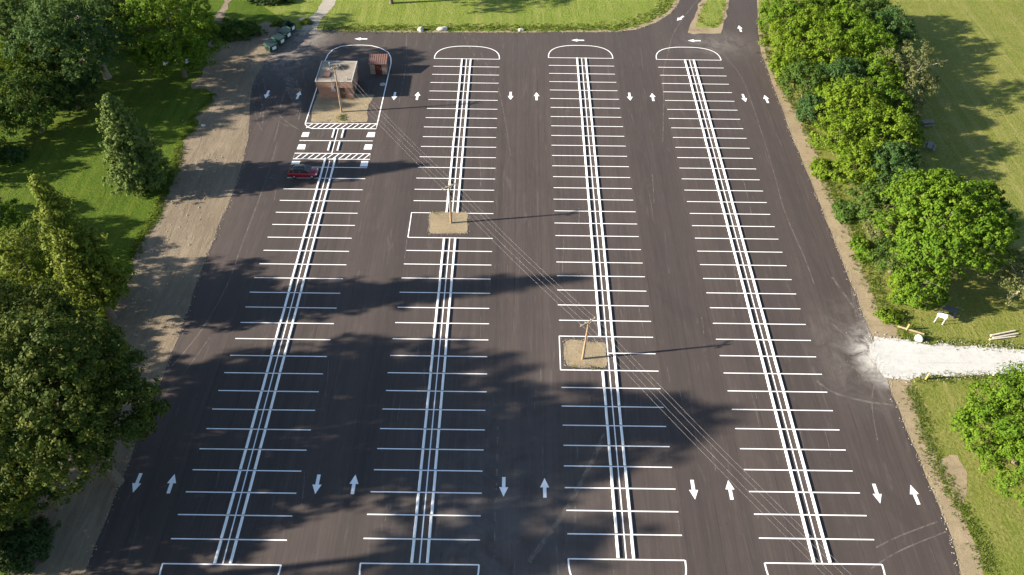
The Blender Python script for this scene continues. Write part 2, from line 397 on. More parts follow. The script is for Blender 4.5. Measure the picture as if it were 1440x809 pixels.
# grass island between the two entrance roads
isl = P([(989,-6),(978,19.5),(968.4,39),(967,46),(975,47.5),(1014,47.5),(1020,28),(1026,-6)])
isl = [Vector((31,38,0)),] + isl + [Vector((35,38,0))]
sheet('island_verge', wobble(isl, .15, .7, 24), .034, 'tan_gravel', .03)
isg = P([(996,-6),(988,14),(978,33),(978,38),(1011,40),(1016,26),(1021,-6)])
sheet('island_grass', wobble([Vector((32,37,0))]+isg+[Vector((34,37,0))], .25, .6, 25), .042, 'grass_top')
# gravel drive at right and gravel path at top
sheet('gravel_drive', wobble(P([(1229,474),(1260,476.5),(1290,482),(1340,486),(1396,488.5),(1445,490.5)])+[Vector((90,-70,0)),Vector((90,-75.5,0))]+P([(1445,525),(1401.6,526.6),(1335,529),(1290,529.5),(1279,535),(1262,534),(1244,531),(1234,518),(1226,503),(1223,488)]), .22, .6, 26), .036, 'pale_gravel')
sheet('gravel_path', wobble(P([(423,47),(430,34),(438,24),(450,8),(457,-6),(476,-6),(466,10),(453,28),(448,36),(450,47)]), .3, .6, 27), .01, 'path_gravel')
sheet('dirt_track', wobble(P([(296,40),(305,18),(318,-4),(326,-4),(318,14),(312,38)]), .3, .6, 28), .006, 'dirt')
# gravel beds around the poles
def rounded(pts, r, n=5):
    out = []; k = len(pts)
    for i in range(k):
        a, b, c = Vector(pts[i-1][:2]), Vector(pts[i][:2]), Vector(pts[(i+1) % k][:2])
        p0 = b+(a-b).normalized()*r; p1 = b+(c-b).normalized()*r
        for j in range(n+1):
            t = j/n; out.append(p0*(1-t)**2+b*2*t*(1-t)+p1*t*t)
    return out
sheet('pole_bed', wobble(rounded(P([(603.7,298.7),(658,298.7),(657.2,328.8),(603,328.8)]), .8), .13, .4, 31), .05, 'tan_gravel', .02)
sheet('pole_bed', wobble(rounded(P([(794,478.5),(852.5,482),(853.5,518.5),(796,515.5)]), .8), .14, .4, 32), .05, 'tan_gravel', .02)
sheet('pole_bed', wobble(rounded([Vector((-47.5,-13,0)),Vector((-37.2,-13.2,0))]+P([(518,148),(516.6,172.5),(437,172.5),(440,150)]), .6), .12, .6, 33), .05, 'tan_gravel', .02)

# ------------------------------------------------------------------ painted markings
PZ = .036
W = 2.743
XL = [-48.122, -27.693, -6.126, 14.31]; XR = [-35.818, -15.347, 6.126, 26.59]; OFF = [-1.119, -.797, 0, -.169]
XC0 = [x+.5*(b-a)+d for (a, b, x, d) in ((XL[0],XR[0],XL[0],-.26),(XL[1],XR[1],XL[1],-.06),(XL[2],XR[2],XL[2],.16),(XL[3],XR[3],XL[3],.11))]
XC1 = [.5*(a+b)+d for (a, b, d) in ((XL[0],XR[0],.08),(XL[1],XR[1],-.03),(XL[2],XR[2],-.05),(XL[3],XR[3],-.10))]
def ry(r, k): return OFF[r]-k*W
def xc(r, k): return XC0[r]+(XC1[r]-XC0[r])*k/36
def strip(mb, pts, wd, z=PZ, closed=False):
    pts = [Vector(q[:2]) for q in pts]; n = len(pts); L, Rr = [], []
    for i in range(n):
        if closed: a, b = pts[i-1], pts[(i+1) % n]
        else: a, b = pts[max(i-1, 0)], pts[min(i+1, n-1)]
        d = (b-a).normalized(); nn = Vector((-d.y, d.x))*wd/2; L.append(pts[i]+nn); Rr.append(pts[i]-nn)
    m_ = n if closed else n-1
    mb.add([(q.x, q.y, z) for q in L]+[(q.x, q.y, z) for q in Rr], [(n+i, n+(i+1) % n, (i+1) % n, i) for i in range(m_)])
LW = .135
lines = MB(); cent = MB(); 
jr = random.Random(2)
for r in range(4):
    k0 = {0: 12}.get(r, 0)
    for k in range(k0, 37):
        if r == 1 and k == 17: continue
        y = ry(r, k)+jr.uniform(-.02, .02); x0, x1 = XL[r]+jr.uniform(-.06, .06), XR[r]+jr.uniform(-.06, .06)
        if r == 2 and k == 26: x0 = xc(r, k)
        strip(lines, [(x0, y), (x1, y)], LW)
    def cl(ka, kb): strip(cent, [(xc(r, ka), ry(r, ka)), (xc(r, kb), ry(r, kb))], LW, PZ+.003)
    if r == 0: cl(11.4, 36)
    elif r == 1: cl(0, 16); cl(18, 36)
    else: cl(0, 36)
# closed sides of the two pole boxes
strip(lines, [(XL[1]-.0, ry(1,16)), (XL[1], ry(1,18))], LW, PZ+.003)
strip(lines, [(XL[2]+.0, ry(2,25)), (XL[2], ry(2,27))], LW, PZ+.003)
# dome ends
def dome(xa, xb, yb, hh, sgn):
    cx_, a_ = (xa+xb)/2, (xb-xa)/2; pts = []
    for i in range(33):
        t = math.pi*i/32; c, s = math.cos(t), math.sin(t); e = 2/2.6
        pts.append((cx_+a_*math.copysign(abs(c)**e, c), yb+sgn*hh*abs(s)**e))
    strip(lines, pts, .17, PZ+.001)
for r in (1, 2, 3): dome(XL[r]+.03, XR[r]-.03, ry(r, 0), 4.6, 1)
for r in range(4): dome(XL[r]+.03, XR[r]-.03, ry(r, 36), 4.6, -1)
tag(lines.build('stall_lines', 'paint'), kind='structure')
tag(cent.build('centre_lines', 'paint'), kind='structure')
# painted outline round the brick building, hatched walkways, marked accessible stalls
o_ = MB()
def t2(x, y): return g(340+x/3.595, y/3.595)
def t6(x, y): return g(340+x/3.595, 200+y/3.595)
outl = [(-48.0,-22.1),(-47.98,-12.2),(-48.1,-2.2),(-47.9,.2),(-47.3,1.9),(-46.0,3.1),(-44.2,3.62),(-42,3.75),(-40.2,3.6),(-38.2,2.7),(-36.6,1.2),(-35.9,-.6),(-35.62,-2.6),(-35.75,-21.95),(-35.75,-23.45),(-46.6,-23.6),(-47.4,-23.2),(-47.9,-22.5)]
strip(o_, outl, .17, PZ, True)
strip(o_, [(-47.95,-22.1),(-35.75,-22.0)], .15, PZ+.003)
def hatch(x0, x1, y0, y1, n, sl=.95, skip0=0):
    st = (x1-x0)/n
    for i in range(skip0, n):
        a = x0+i*st; p0 = (a, y0); p1 = (min(a+sl, x1), y1)
        strip(o_, [p0, p1], .16, PZ+.002)
hatch(-47.6, -35.9, -23.45, -22.1, 12)
strip(o_, [(-48.15,-30.45),(-35.85,-30.35),(-35.7,-31.85),(-48.1,-31.95)], .16, PZ, True)
hatch(-47.8, -35.8, -31.9, -30.4, 12)
strip(o_, [(-48.05,-27.02),(-35.87,-26.87)], .14)
strip(o_, [(xc(0,8.2),-23.6),(xc(0,10.8),-30.4)], .13, PZ+.003)
for q in ([(310,670),(343,670),(335,693),(300,693)],[(640,670),(675,670),(670,694),(629,694)],[(288,732),(324,732),(318,756),(278,756)],[(624,732),(661,732),(655,757),(616,757)]):
    pts = [t2(*x) for x in q]; o_.add([(x.x, x.y, PZ) for x in pts], [(3,2,1,0)])
for q in ([(255,97),(297,97),(288,120),(247,120)],[(605,97),(640,97),(636,124),(597,124)]):
    pts = [t6(*x) for x in q]; o_.add([(x.x, x.y, PZ) for x in pts], [(3,2,1,0)])
tag(o_.build('walkway_marking', 'paint'), kind='structure')
# arrows
def arrow_mesh():
    mb = MB(); a = [(-.2,-1.25),(.2,-1.25),(.2,.05),(.52,.05),(0,1.25),(-.52,.05),(-.2,.05)]
    mb.add([(x, y, 0) for x, y in a], [(0,1,2,6),(3,4,5),(6,2,3,5)] if False else [(0,1,2,6),(5,6,2,3,4)])
    return mb.mesh('painted_arrow')
am = arrow_mesh(); first = True
def arrow(px, py, ang, s=1.0):
    global first
    p = g(px, py); o = bpy.data.objects.new('painted_arrow', am); col.objects.link(o)
    if first: am.materials.append(M['paint']); first = False
    o.location = (p.x, p.y, PZ+.001); o.rotation_euler = (0, 0, R(ang)); o.scale = (s, s, 1)
    tag(o, kind='structure')
for x, y, a in ((128,479,178),(287,482,-3),(772,487,180),(888,486,0),(1359,486,180)): arrow(340+x/3.595, y/3.595, a)
for x, y, a in ((196,488,0),(667,490,180),(783,492,0),(1245,497,182),(1357,502,3),(1224,146,0),(404,205,90),(993,207,90)): arrow(700+x/3.595, y/3.595, a)
arrow(340+602/3.595, 198/3.595, 90); arrow(700+922/3.595, 94/3.595, 140)
for ox, x, y, a in ((0,693,343,178),(0,867,347,0),(340,381,350,180),(340,567,350,0),(340,1324,363,180),(700,237,368,0),(700,989,377,180),(700,1174,378,0),(1040,694,397,180),(1040,884,402,3)):
    arrow(ox+x/3.595, 584+y/3.595, a, .97)

# dust tracks and seams on the asphalt
dk = MB()
def track(pts, wd, dash=0):
    pts = [g(*q) for q in pts]
    # Catmull-like densify
    out = []
    for i in range(len(pts)-1):
        p0, p1, p2, p3 = pts[max(i-1,0)], pts[i], pts[i+1], pts[min(i+2,len(pts)-1)]
        for j in range(6):
            t = j/6; out.append(.5*((2*p1)+(p2-p0)*t+(2*p0-5*p1+4*p2-p3)*t*t+(3*p1-p0-3*p2+p3)*t**3))
    out.append(pts[-1])
    if not dash: strip(dk, out, wd, .033)
    else:
        for i in range(0, len(out)-1, 2): strip(dk, out[i:i+2], wd, .033)
track([(984,-3),(959,28),(945,53),(938,81),(933,100),(933,150),(932,200)], .16)
track([(968,47),(990,56),(1015,75),(1040,105),(1056,142),(1075,200),(1090,250),(1104,300),(1130,360),(1145,400)], .14)
track([(364,281),(340,345),(320,400),(293,450),(267,486),(242,515),(222,539)], .16)
track([(390,200),(378,240),(364,281)], .12)
track([(295,475),(270,510),(245,540),(220,567)], .14)
track([(851,609),(833,648),(817,679),(792,723),(744,790)], .5)
track([(571,47),(572,75),(568,111),(561,145)], .14)
track([(651,47),(660,66),(674,89)], .16, 1); track([(660,47),(676,75),(693,111)], .16, 1); track([(693,111),(702,128),(712,180),(718,220)], .1)
track([(1148,536),(1170,551),(1196,560),(1225,566),(1257,570)], .3)
track([(1232,770),(1270,752),(1318,734)], .16); track([(1225,800),(1265,775),(1330,748)], .14)
track([(1218,455),(1195,425),(1170,390)], .3)
track([(1240,490),(1200,480),(1170,455)], .2); track([(1240,510),(1226,560),(1234,620)], .14)
for k in range(9):
    x = 366+k*3.2
    track([(368+k*2.0, 88+k*1.0),(385+k*4,92+k*3),(399+k*3,108+k*5),(404+k*2,128+k*5)], .22)
for k in range(5): track([(402+k*6,88-k*2),(425+k*5,74-k*3),(440+k*4,60-k*2),(441+k*2,49)], .3)
track([(440,47),(442,58),(450,68),(470,75)], .35); track([(432,47),(434,60),(430,75)], .4)
for k in range(4): track([(1236,492+k*6),(1214,470-k*9),(1203,440-k*14),(1196,400-k*10)], .14)
track([(610,620),(600,560),(596,520)], .2)
track([(700,600),(699,660),(697,720),(694,800)], .18, 1)
for k in range(5):
    x = 214-k*6; track([(470+k*8,140),(440+k*6-10,190),(x+180,260)], .1)
tr_ = random.Random(8)
for k in range(26):
    x0, y0 = tr_.uniform(352, 440), tr_.uniform(60, 150); a_ = tr_.uniform(1.1, 2.2); L_ = tr_.uniform(15, 60); b_ = tr_.uniform(-.6, .6)
    pts_ = [(x0+L_*t_*math.cos(a_+b_*t_), y0+L_*t_*math.sin(a_+b_*t_)) for t_ in (0, .33, .66, 1)]
    if min(q[0] for q in pts_) > 352 and max(q[0] for q in pts_) < 436: track(pts_, tr_.uniform(.08, .22))
for k in range(0):
    x0, y0 = tr_.uniform(1150, 1225), tr_.uniform(400, 600); a_ = tr_.uniform(.9, 1.6); L_ = tr_.uniform(20, 70)
    track([(x0, y0), (x0+L_*.5*math.cos(a_), y0+L_*.5*math.sin(a_)), (x0+L_*math.cos(a_+.25), y0+L_*math.sin(a_+.25))], tr_.uniform(.05, .10))
for k in range(60):
    x0, y0 = tr_.uniform(300, 1180), tr_.uniform(120, 780); a_ = 1.57+(720-x0)/1600+tr_.uniform(-.1, .1); L_ = tr_.uniform(8, 60)
    track([(x0, y0), (x0+L_*.5*math.cos(a_)+.6, y0+L_*.5*math.sin(a_)), (x0+L_*math.cos(a_), y0+L_*math.sin(a_))], tr_.uniform(.05, .12))
tag(dk.build('dust_tracks', 'dust'), kind='structure')
pd = MB(); c_ = t2(713,428); pd.prism([(c_.x+.55*math.cos(t*math.pi/9), c_.y+.55*math.sin(t*math.pi/9)) for t in range(18)], .03, .06)
tag(pd.build('manhole_cover', 'pad_concrete'), label='pale round concrete cover in the asphalt right of the brick building', cat='manhole cover')

# ------------------------------------------------------------------ wheel stops
ONES = ['first','second','third','fourth','fifth','sixth','seventh','eighth','ninth','tenth','eleventh','twelfth','thirteenth','fourteenth','fifteenth','sixteenth','seventeenth','eighteenth','nineteenth','twentieth']
def ordw(n):
    if n <= 20: return ONES[n-1]
    if n == 30: return 'thirtieth'
    return ('twenty-' if n < 30 else 'thirty-')+ONES[n % 10-1]
ROWN = ['leftmost row','left-middle row','right-middle row','rightmost row']
def stop_mesh(L, nm='wheel_stop', hw=.15):
    mb = MB(); z = .17
    prof = [(-hw, 0), (-hw, .05), (-hw+.05, z), (hw-.05, z), (hw, .05), (hw, 0)]
    n = len(prof); vs_ = []
    for y, s in ((-L/2, 1), (-L/2+.05, 1), (L/2-.05, 1), (L/2, 1)):
        end = abs(abs(y)-L/2) < 1e-6
        vs_ += [(x*(0.9 if end else 1), y, zz*(.75 if end else 1)) for x, zz in prof]
    fs = [(i*n+k, i*n+k+1, (i+1)*n+k+1, (i+1)*n+k) for i in range(3) for k in range(n-1)]
    fs += [tuple(range(n)), tuple(reversed(range(3*n, 4*n)))]
    mb.add(vs_, fs); return mb.mesh(nm)
sm = stop_mesh(2.50); sm.materials.append(M['stop_white'])
ss = stop_mesh(2.30); ss.materials.append(M['stop_white'])
def put_stop(me, x, y, label, grp):
    o = bpy.data.objects.new('wheel_stop', me); col.objects.link(o)
    o.location = (x+jr.uniform(-.02, .02), y+jr.uniform(-.02, .02), .03); o.rotation_euler = (0, 0, R(jr.uniform(-.4, .4)))
    tag(o, label=label, cat='wheel stop', group=grp)
for r in range(4):
    for side in (-1, 1):
        n = 0; ks = []
        for k in range(36):
            if r == 0 and k < 12: continue
            if r == 1 and k in (16, 17): continue
            if r == 2 and side < 0 and k in (25, 26): continue
            ks.append(k)
        if r == 0: ks = [11.62] + ks
        for i, k in enumerate(ks):
            far, near = i+1, len(ks)-i
            cnt = f"{ordw(far)} from the far end" if far <= near else f"{ordw(near)} from the near end"
            put_stop(sm if k != 11.62 else ss, xc(r, k)+side*.82, ry(r, k+.5) if k != 11.62 else ry(r, 11.56), f"white wheel stop, {'left' if side < 0 else 'right'} line of the {ROWN[r]}, {cnt}", 'white wheel stops along the parking rows')
for x, y, lb in ((-42.75,-24.95,'left one of the farther pair'),(-41.16,-24.95,'right one of the farther pair'),(-42.84,-28.5,'left one of the nearer pair'),(-41.28,-28.5,'right one of the nearer pair')):
    put_stop(ss, x, y, 'short white wheel stop between the two hatched walkways, '+lb, 'white wheel stops along the parking rows')

# ------------------------------------------------------------------ brick building
def building():
    x0, x1, y0, y1, h = -47.05, -40.72, -14.72, -8.1, 3.55
    b = empty('brick_building', ((x0+x1)/2, (y0+y1)/2, 0), label='small square brick building with a flat gravelled roof inside the painted island', cat='building')
    off = Matrix.Translation((-(x0+x1)/2, -(y0+y1)/2, 0))
    def fix(o): 
        o.data.transform(off); 
        return o
    m_ = MB(); m_.box(x0+.22, x1-.22, y0+.25, y1-.2, .03, 2.35); wl = m_.build('wall', 'brick', b)
    m_ = MB(); m_.box(x0, x1, y0, y1, 2.35, h-.06); fa = m_.build('fascia', 'brown_fascia', b)
    m_ = MB(); m_.box(x0+.14, x1-.14, y0+.14, y1-.14, h-.055, h-.03); rf = m_.build('roof', 'roofing', b)
    m_ = MB()
    for a in ((x0-.05,x1+.05,y0-.05,y0+.1),(x0-.05,x1+.05,y1-.1,y1+.05),(x0-.05,x0+.1,y0+.1,y1-.1),(x1-.1,x1+.05,y0+.1,y1-.1)): m_.box(*a, h-.055, h+.06)
    ed = m_.build('roof_edge', 'edge_metal', b)
    m_ = MB(); m_.box(-46.0,-44.75,-14.0+.6,-12.2+.6,h-.03,h+.22,.05,.05); hb = m_.build('roof_hatch', 'red_roof', rf)
    m_ = MB(); m_.tube([(-45.4,-9.6,h-.03),(-45.4,-9.6,h+.5)], .09); m_.tube([(-45.4,-9.6,h+.5),(-45.4,-9.6,h+.6)], .16); vp = m_.build('vent_pipe', 'white_metal', rf)
    m_ = MB(); m_.tube([(-41.6,-13.9,h-.03),(-41.6,-13.9,h+.35)], .1); vq = m_.build('vent_pipe', 'grey_metal', rf)
    mt = []
    for (xx, zz, s) in ((-44.35,1.7,.2),(-43.95,1.7,.2),(-44.15,2.45,.28)):
        m_ = MB(); m_.box(xx-s, xx+s, y0-.22 if zz > 2.3 else y0+.05, y0-.003 if zz > 2.3 else y0+.247, zz-s, zz+s*1.1, .02, 0); mt.append(m_.build('meter_box', 'grey_metal', b))
    m_ = MB(); m_.tube([(-44.15,y0-.11,2.9),(-44.15,y0-.11,4.3),(-44.15,y0-.35,4.5)], .05); cn = m_.build('service_mast', 'grey_metal', b)
    m_ = MB(); m_.box(-43.2,-42.25,y0+.19,y0+.248,.05,2.1); dr_ = m_.build('door', 'brown_trim', b)
    m_ = MB(); m_.box(-42.42,-42.34,y0+.13,y0+.189,1.0,1.12); hd = m_.build('handle', 'grey_metal', dr_)
    m_ = MB(); m_.box(x1-.219,x1-.13,-11.6,-11.0,1.9,2.3); vt = m_.build('wall_vent', 'white_metal', b)
    m_ = MB(); m_.box(x1-.219,x1-.16,-13.2,-12.2,.05,2.1); d2 = m_.build('door', 'brown_trim', b)
    for o in (wl, fa, rf, ed, hb, vp, vq, cn, dr_, hd, vt, d2, *mt): fix(o)
plain('edge_metal', (.40, .39, .37), .6, .3, .1)
plain('brown_fascia', (.27, .165, .115), .75, .2, .25, 2.5)
building()
def shed():
    x0, x1, y0, y1 = -38.95, -35.8, -6.55, -4.4
    t = empty('ticket_booth', ((x0+x1)/2, (y0+y1)/2, 0), label='small booth with a red-brown sloping roof beside the brick building', cat='booth')
    off = Matrix.Translation((-(x0+x1)/2, -(y0+y1)/2, 0))
    ps = []
    m_ = MB(); m_.box(x0+.1, x1-.1, y0+.12, y1-.05, .03, 2.1); ps.append(m_.build('wall', 'red_brick_plain', t))
    for a, b_ in ((x0+.05, x0+.95), (x1-.95, x1-.05)):
        m_ = MB(); m_.box(a, b_, y0+.02, y0+.117, .03, 2.12); ps.append(m_.build('front_panel', 'tan_panel', t))
    m_ = MB(); m_.box(x0+1.02, x1-1.02, y0+.05, y0+.117, .03, 2.08); d_ = m_.build('door', 'door_red', t); ps.append(d_)
    m_ = MB(); m_.box(x1-1.2, x1-1.1, y0, y0+.049, 1.0, 1.15); ps.append(m_.build('handle', 'grey_metal', d_))
    m_ = MB(); m_.add([(x0-.1,y0-.2,2.15),(x1+.1,y0-.2,2.15),(x1+.1,y1+.15,2.75),(x0-.1,y1+.15,2.75),(x0-.1,y0-.2,2.28),(x1+.1,y0-.2,2.28),(x1+.1,y1+.15,2.88),(x0-.1,y1+.15,2.88)],
        [(0,3,2,1),(4,5,6,7),(0,1,5,4),(1,2,6,5),(2,3,7,6),(3,0,4,7)])
    for i in range(9):
        x = x0+i*(x1-x0)/8; m_.add([(x-.03,y0-.2,2.283),(x+.03,y0-.2,2.283),(x+.03,y1+.15,2.883),(x-.03,y1+.15,2.883),(x,y0-.2,2.33),(x,y1+.15,2.93)],[(0,1,4),(3,5,2),(0,4,5,3),(1,2,5,4)])
    ps.append(m_.build('roof', 'red_roof', t))
    for o in ps: o.data.transform(off)
plain('red_brick_plain', (.24, .10, .07), .8, .2, .15)
shed()

# ------------------------------------------------------------------ utility poles and wires
LD = Vector((19.5, -26.8, 0)).normalized(); PD = Vector((-LD.y, LD.x, 0))   # line direction, arm direction
def pole(px, py, H, lean, mat, label, arm=True, base=None):
    p = base if base is not None else g(px, py)
    t = empty('utility_pole', p, label=label, cat='utility pole', group='wooden utility poles across the lot')
    m_ = MB(); top = Vector((lean[0], lean[1], H+.35)); m_.tube([(0,0,0), top*.5, top], [.155, .135, .10], 10); pl = m_.build('pole', mat, t)
    c = top*((H)/(H+.35))
    if arm:
        m_ = MB(); rot = Matrix.Translation(c) @ Matrix.Rotation(math.atan2(PD.y, PD.x), 4, 'Z')
        m_.box(-1.15, 1.15, .10, .20, -.06, .06, M4=rot); a = m_.build('crossarm', 'arm_wood', t)
        for i, s in enumerate((-1.05, -.4, .45, 1.05)):
            m_ = MB(); q = rot @ Vector((s, .15, .06)); m_.tube([q, q+Vector((0,0,.12)), q+Vector((0,0,.13)), q+Vector((0,0,.22))], [.02,.02,.06,.045], 8); m_.build('insulator', 'insulator', t)
        for s in (-.75, .75):
            m_ = MB(); m_.tube([rot @ Vector((s, .16, -.05)), rot @ Vector((0, .14, -.75))], .022, 5); m_.build('brace', 'grey_metal', t)
    m_ = MB(); m_.tube([Vector((.17,-.1,.1)), top*.3+Vector((.17,-.1,0)), top*.62+Vector((.16,-.1,0))], .035, 6); m_.build('conduit', 'grey_metal', t)
    return p, p+c
b1, c1 = pole(480.5,158,8.6,(.1,0),'pole_wood_grey','tall grey-brown utility pole in front of the brick building')
b2, c2 = pole(634.3,314,6.9,(.05,0),'pole_wood','wooden utility pole with crossarm in the gravel bed of the second row')
b3, c3 = pole(819.1,505.1,6.9,(.25,.1),'pole_wood','bright tan utility pole with crossarm in the gravel bed of the third row')
b4 = Vector((22.5,-108.5,0)); c4 = b4+Vector((0,0,7))
def wire(a, b, sag, label, rad=.0075):
    pts = []
    for i in range(25):
        t = i/24; q = a.lerp(b, t); q.z -= sag*4*t*(1-t); pts.append(q)
    m_ = MB(); m_.tube(pts, rad, 5); o = m_.build('overhead_wire', 'wire_metal')
    tag(o, label=label, cat='wire', group='overhead wires between the utility poles')
NM = ['leftmost','second from left','third from left','rightmost']
for sp, (a, b) in enumerate(((c1, c2), (c2, c3), (c3, c4))):
    where = ('between the building pole and second row pole', 'between the second and third row poles', 'from the third row pole to the bottom edge')[sp]
    for i, s in enumerate((-1.05, -.4, .45, 1.05)):
        d = Vector((0,0,.28))+PD*s
        wire(a+d, b+d, (.55,.5,.6)[sp]+.05*i, f"thin overhead wire {where}, {NM[i]}")
m_ = MB(); pts = [c1+Vector((0,-.1,-.4)).lerp(Vector((-44.15,-15.05,4.5))-c1, t)+Vector((0,0,-.2*4*t*(1-t))) for t in [i/8 for i in range(9)]]
m_.tube(pts, .02, 5); tag(m_.build('service_wire', 'wire_metal'), label='short service wire from the tall pole down to the brick building', cat='wire')

# ------------------------------------------------------------------ vehicles
def car(loc, rz, body_mat, label, L=4.55, suv=True):
    t = empty('parked_car', loc, rz, label=label, cat='car')
    HW = .91
    # lower body: lofted stations (x, z_low, z_belt, halfwidth)
    st = [(-2.27,.42,.86,.74),(-2.2,.34,1.0,.84),(-1.9,.26,1.06,.90),(-1.0,.24,1.05,.91),(0,.24,1.03,.91),(1.0,.24,1.0,.91),(1.5,.26,.95,.89),(2.0,.30,.84,.84),(2.2,.36,.74,.74),(2.28,.42,.62,.62)]
    m_ = MB(); n = 10; vs_ = []
    for x, zl, zb, hw in st:
        for a in ((-hw*.88,zl),(-hw,zl+.14),(-hw,zb-.28),(-hw*.97,zb-.1),(-hw*.84,zb),(hw*.84,zb),(hw*.97,zb-.1),(hw,zb-.28),(hw,zl+.14),(hw*.88,zl)): vs_.append((x, a[0], a[1]))
    fs = [(i*n+k, i*n+(k+1) % n, (i+1)*n+(k+1) % n, (i+1)*n+k) for i in range(len(st)-1) for k in range(n)]
    fs += [tuple(range(n)), tuple(reversed(range((len(st)-1)*n, len(st)*n)))]
    m_.add(vs_, fs, True); body = m_.build('body', body_mat, t)
    # glasshouse
    gh = [(-2.12,1.02,1.04,.80,.80),(-1.86,1.02,1.50,.82,.66),(-1.2,1.02,1.60,.84,.67),(0,1.0,1.62,.84,.68),(.45,1.0,1.56,.84,.66),(1.22,.98,1.0,.82,.80)]
    if not suv: gh = [(-1.75,1.0,1.02,.80,.78),(-1.15,1.0,1.38,.82,.64),(-.6,1.0,1.44,.84,.65),(.2,1.0,1.42,.84,.64),(1.1,.98,1.0,.82,.80),(1.12,.98,.99,.82,.8)]
    m_ = MB(); vs_ = []; n = 4
    for x, z0, z1, w0, w1 in gh: vs_ += [(x,-w0,z0),(x,-w1,z1),(x,w1,z1),(x,w0,z0)]
    m_.add(vs_, [(i*n+k, i*n+(k+1) % n, (i+1)*n+(k+1) % n, (i+1)*n+k) for i in range(len(gh)-1) for k in range(n)]+[(0,1,2,3),tuple(reversed(range((len(gh)-1)*n,len(gh)*n)))])
    m_.build('window', 'car_glass', t)
    # roof panel + pillars
    m_ = MB(); a, b = gh[1], gh[-2]; r_ = gh[1:-1]; vs_ = []
    for x, z0, z1, w0, w1 in r_: vs_ += [(x,-w1-.015,z1-.03),(x,-w1+.03,z1+.035),(x,w1-.03,z1+.035),(x,w1+.015,z1-.03)]
    m_.add(vs_, [(i*4+k, i*4+k+1, (i+1)*4+k+1, (i+1)*4+k) for i in range(len(r_)-1) for k in range(3)]+[(0,1,2,3),tuple(reversed(range((len(r_)-1)*4,len(r_)*4)))], True)
    m_.build('roof', 'roof_dark' if suv else body_mat, t)
    m_ = MB()
    for s in (-1, 1):
        for (i, j) in ((0, 1), (len(gh)-2, len(gh)-1)):
            p, q = gh[i], gh[j]; m_.tube([(p[0], s*(p[4] if i else p[3])*1.0, p[2] if i else p[1]), (q[0], s*(q[4]), q[2])], .04, 5)
        m_.tube([(-.35, s*.85, 1.0), (-.45, s*.685, 1.58 if suv else 1.4)], .035, 5)
        if suv: m_.tube([(-1.35, s*.845, 1.0), (-1.5, s*.68, 1.55)], .07, 5)
    m_.build('pillar', body_mat, t)
    if suv:
        for s in (-1, 1):
            m_ = MB(); m_.tube([(-1.6,s*.6,1.6),(-1.5,s*.6,1.68),(.1,s*.6,1.70),(.25,s*.6,1.63)], .02, 5); m_.build('roof_rail', 'grey_metal', t)
    for s in (-1, 1):
        m_ = MB(); m_.box(.78,.98,s*.98-.09,s*.98+.09,.98,1.12,.02,.02); m_.build('mirror', body_mat, t)
        m_ = MB(); m_.box(1.93,2.22,s*.62-.17,s*.62+.17,.66,.80,.06,.03); m_.build('headlight', 'lamp_clear', t)
        m_ = MB(); m_.box(-2.3,-2.15,s*.70-.12,s*.70+.12,.78,1.0,.02,.02); m_.build('tail_light', 'lamp_red', t)
        for x in (-1.38, 1.42):
            m_ = MB(); m_.tube([(x,s*.70,.34),(x,s*.90,.34),(x,s*.925,.34)], [.34,.34,.30], 18); wh = m_.build('wheel', 'rubber', t)
            m_ = MB(); m_.tube([(x,s*.91,.34),(x,s*.935,.34)], [.21,.19], 12); m_.build('rim', 'rim', wh)
    return t
pa, pb = g(405.5,251.5), g(450,249.5)
car(Vector((-45.55,-36.05,.03)), R(1), 'car_red', 'dark-roofed red compact SUV parked nose-in beside the wheel stops below the hatched walkway')
wv = g(244,98); car(Vector((wv.x,wv.y+2,0)), R(12), 'car_white', 'white car mostly hidden under the yellow-green tree at top left', suv=False)

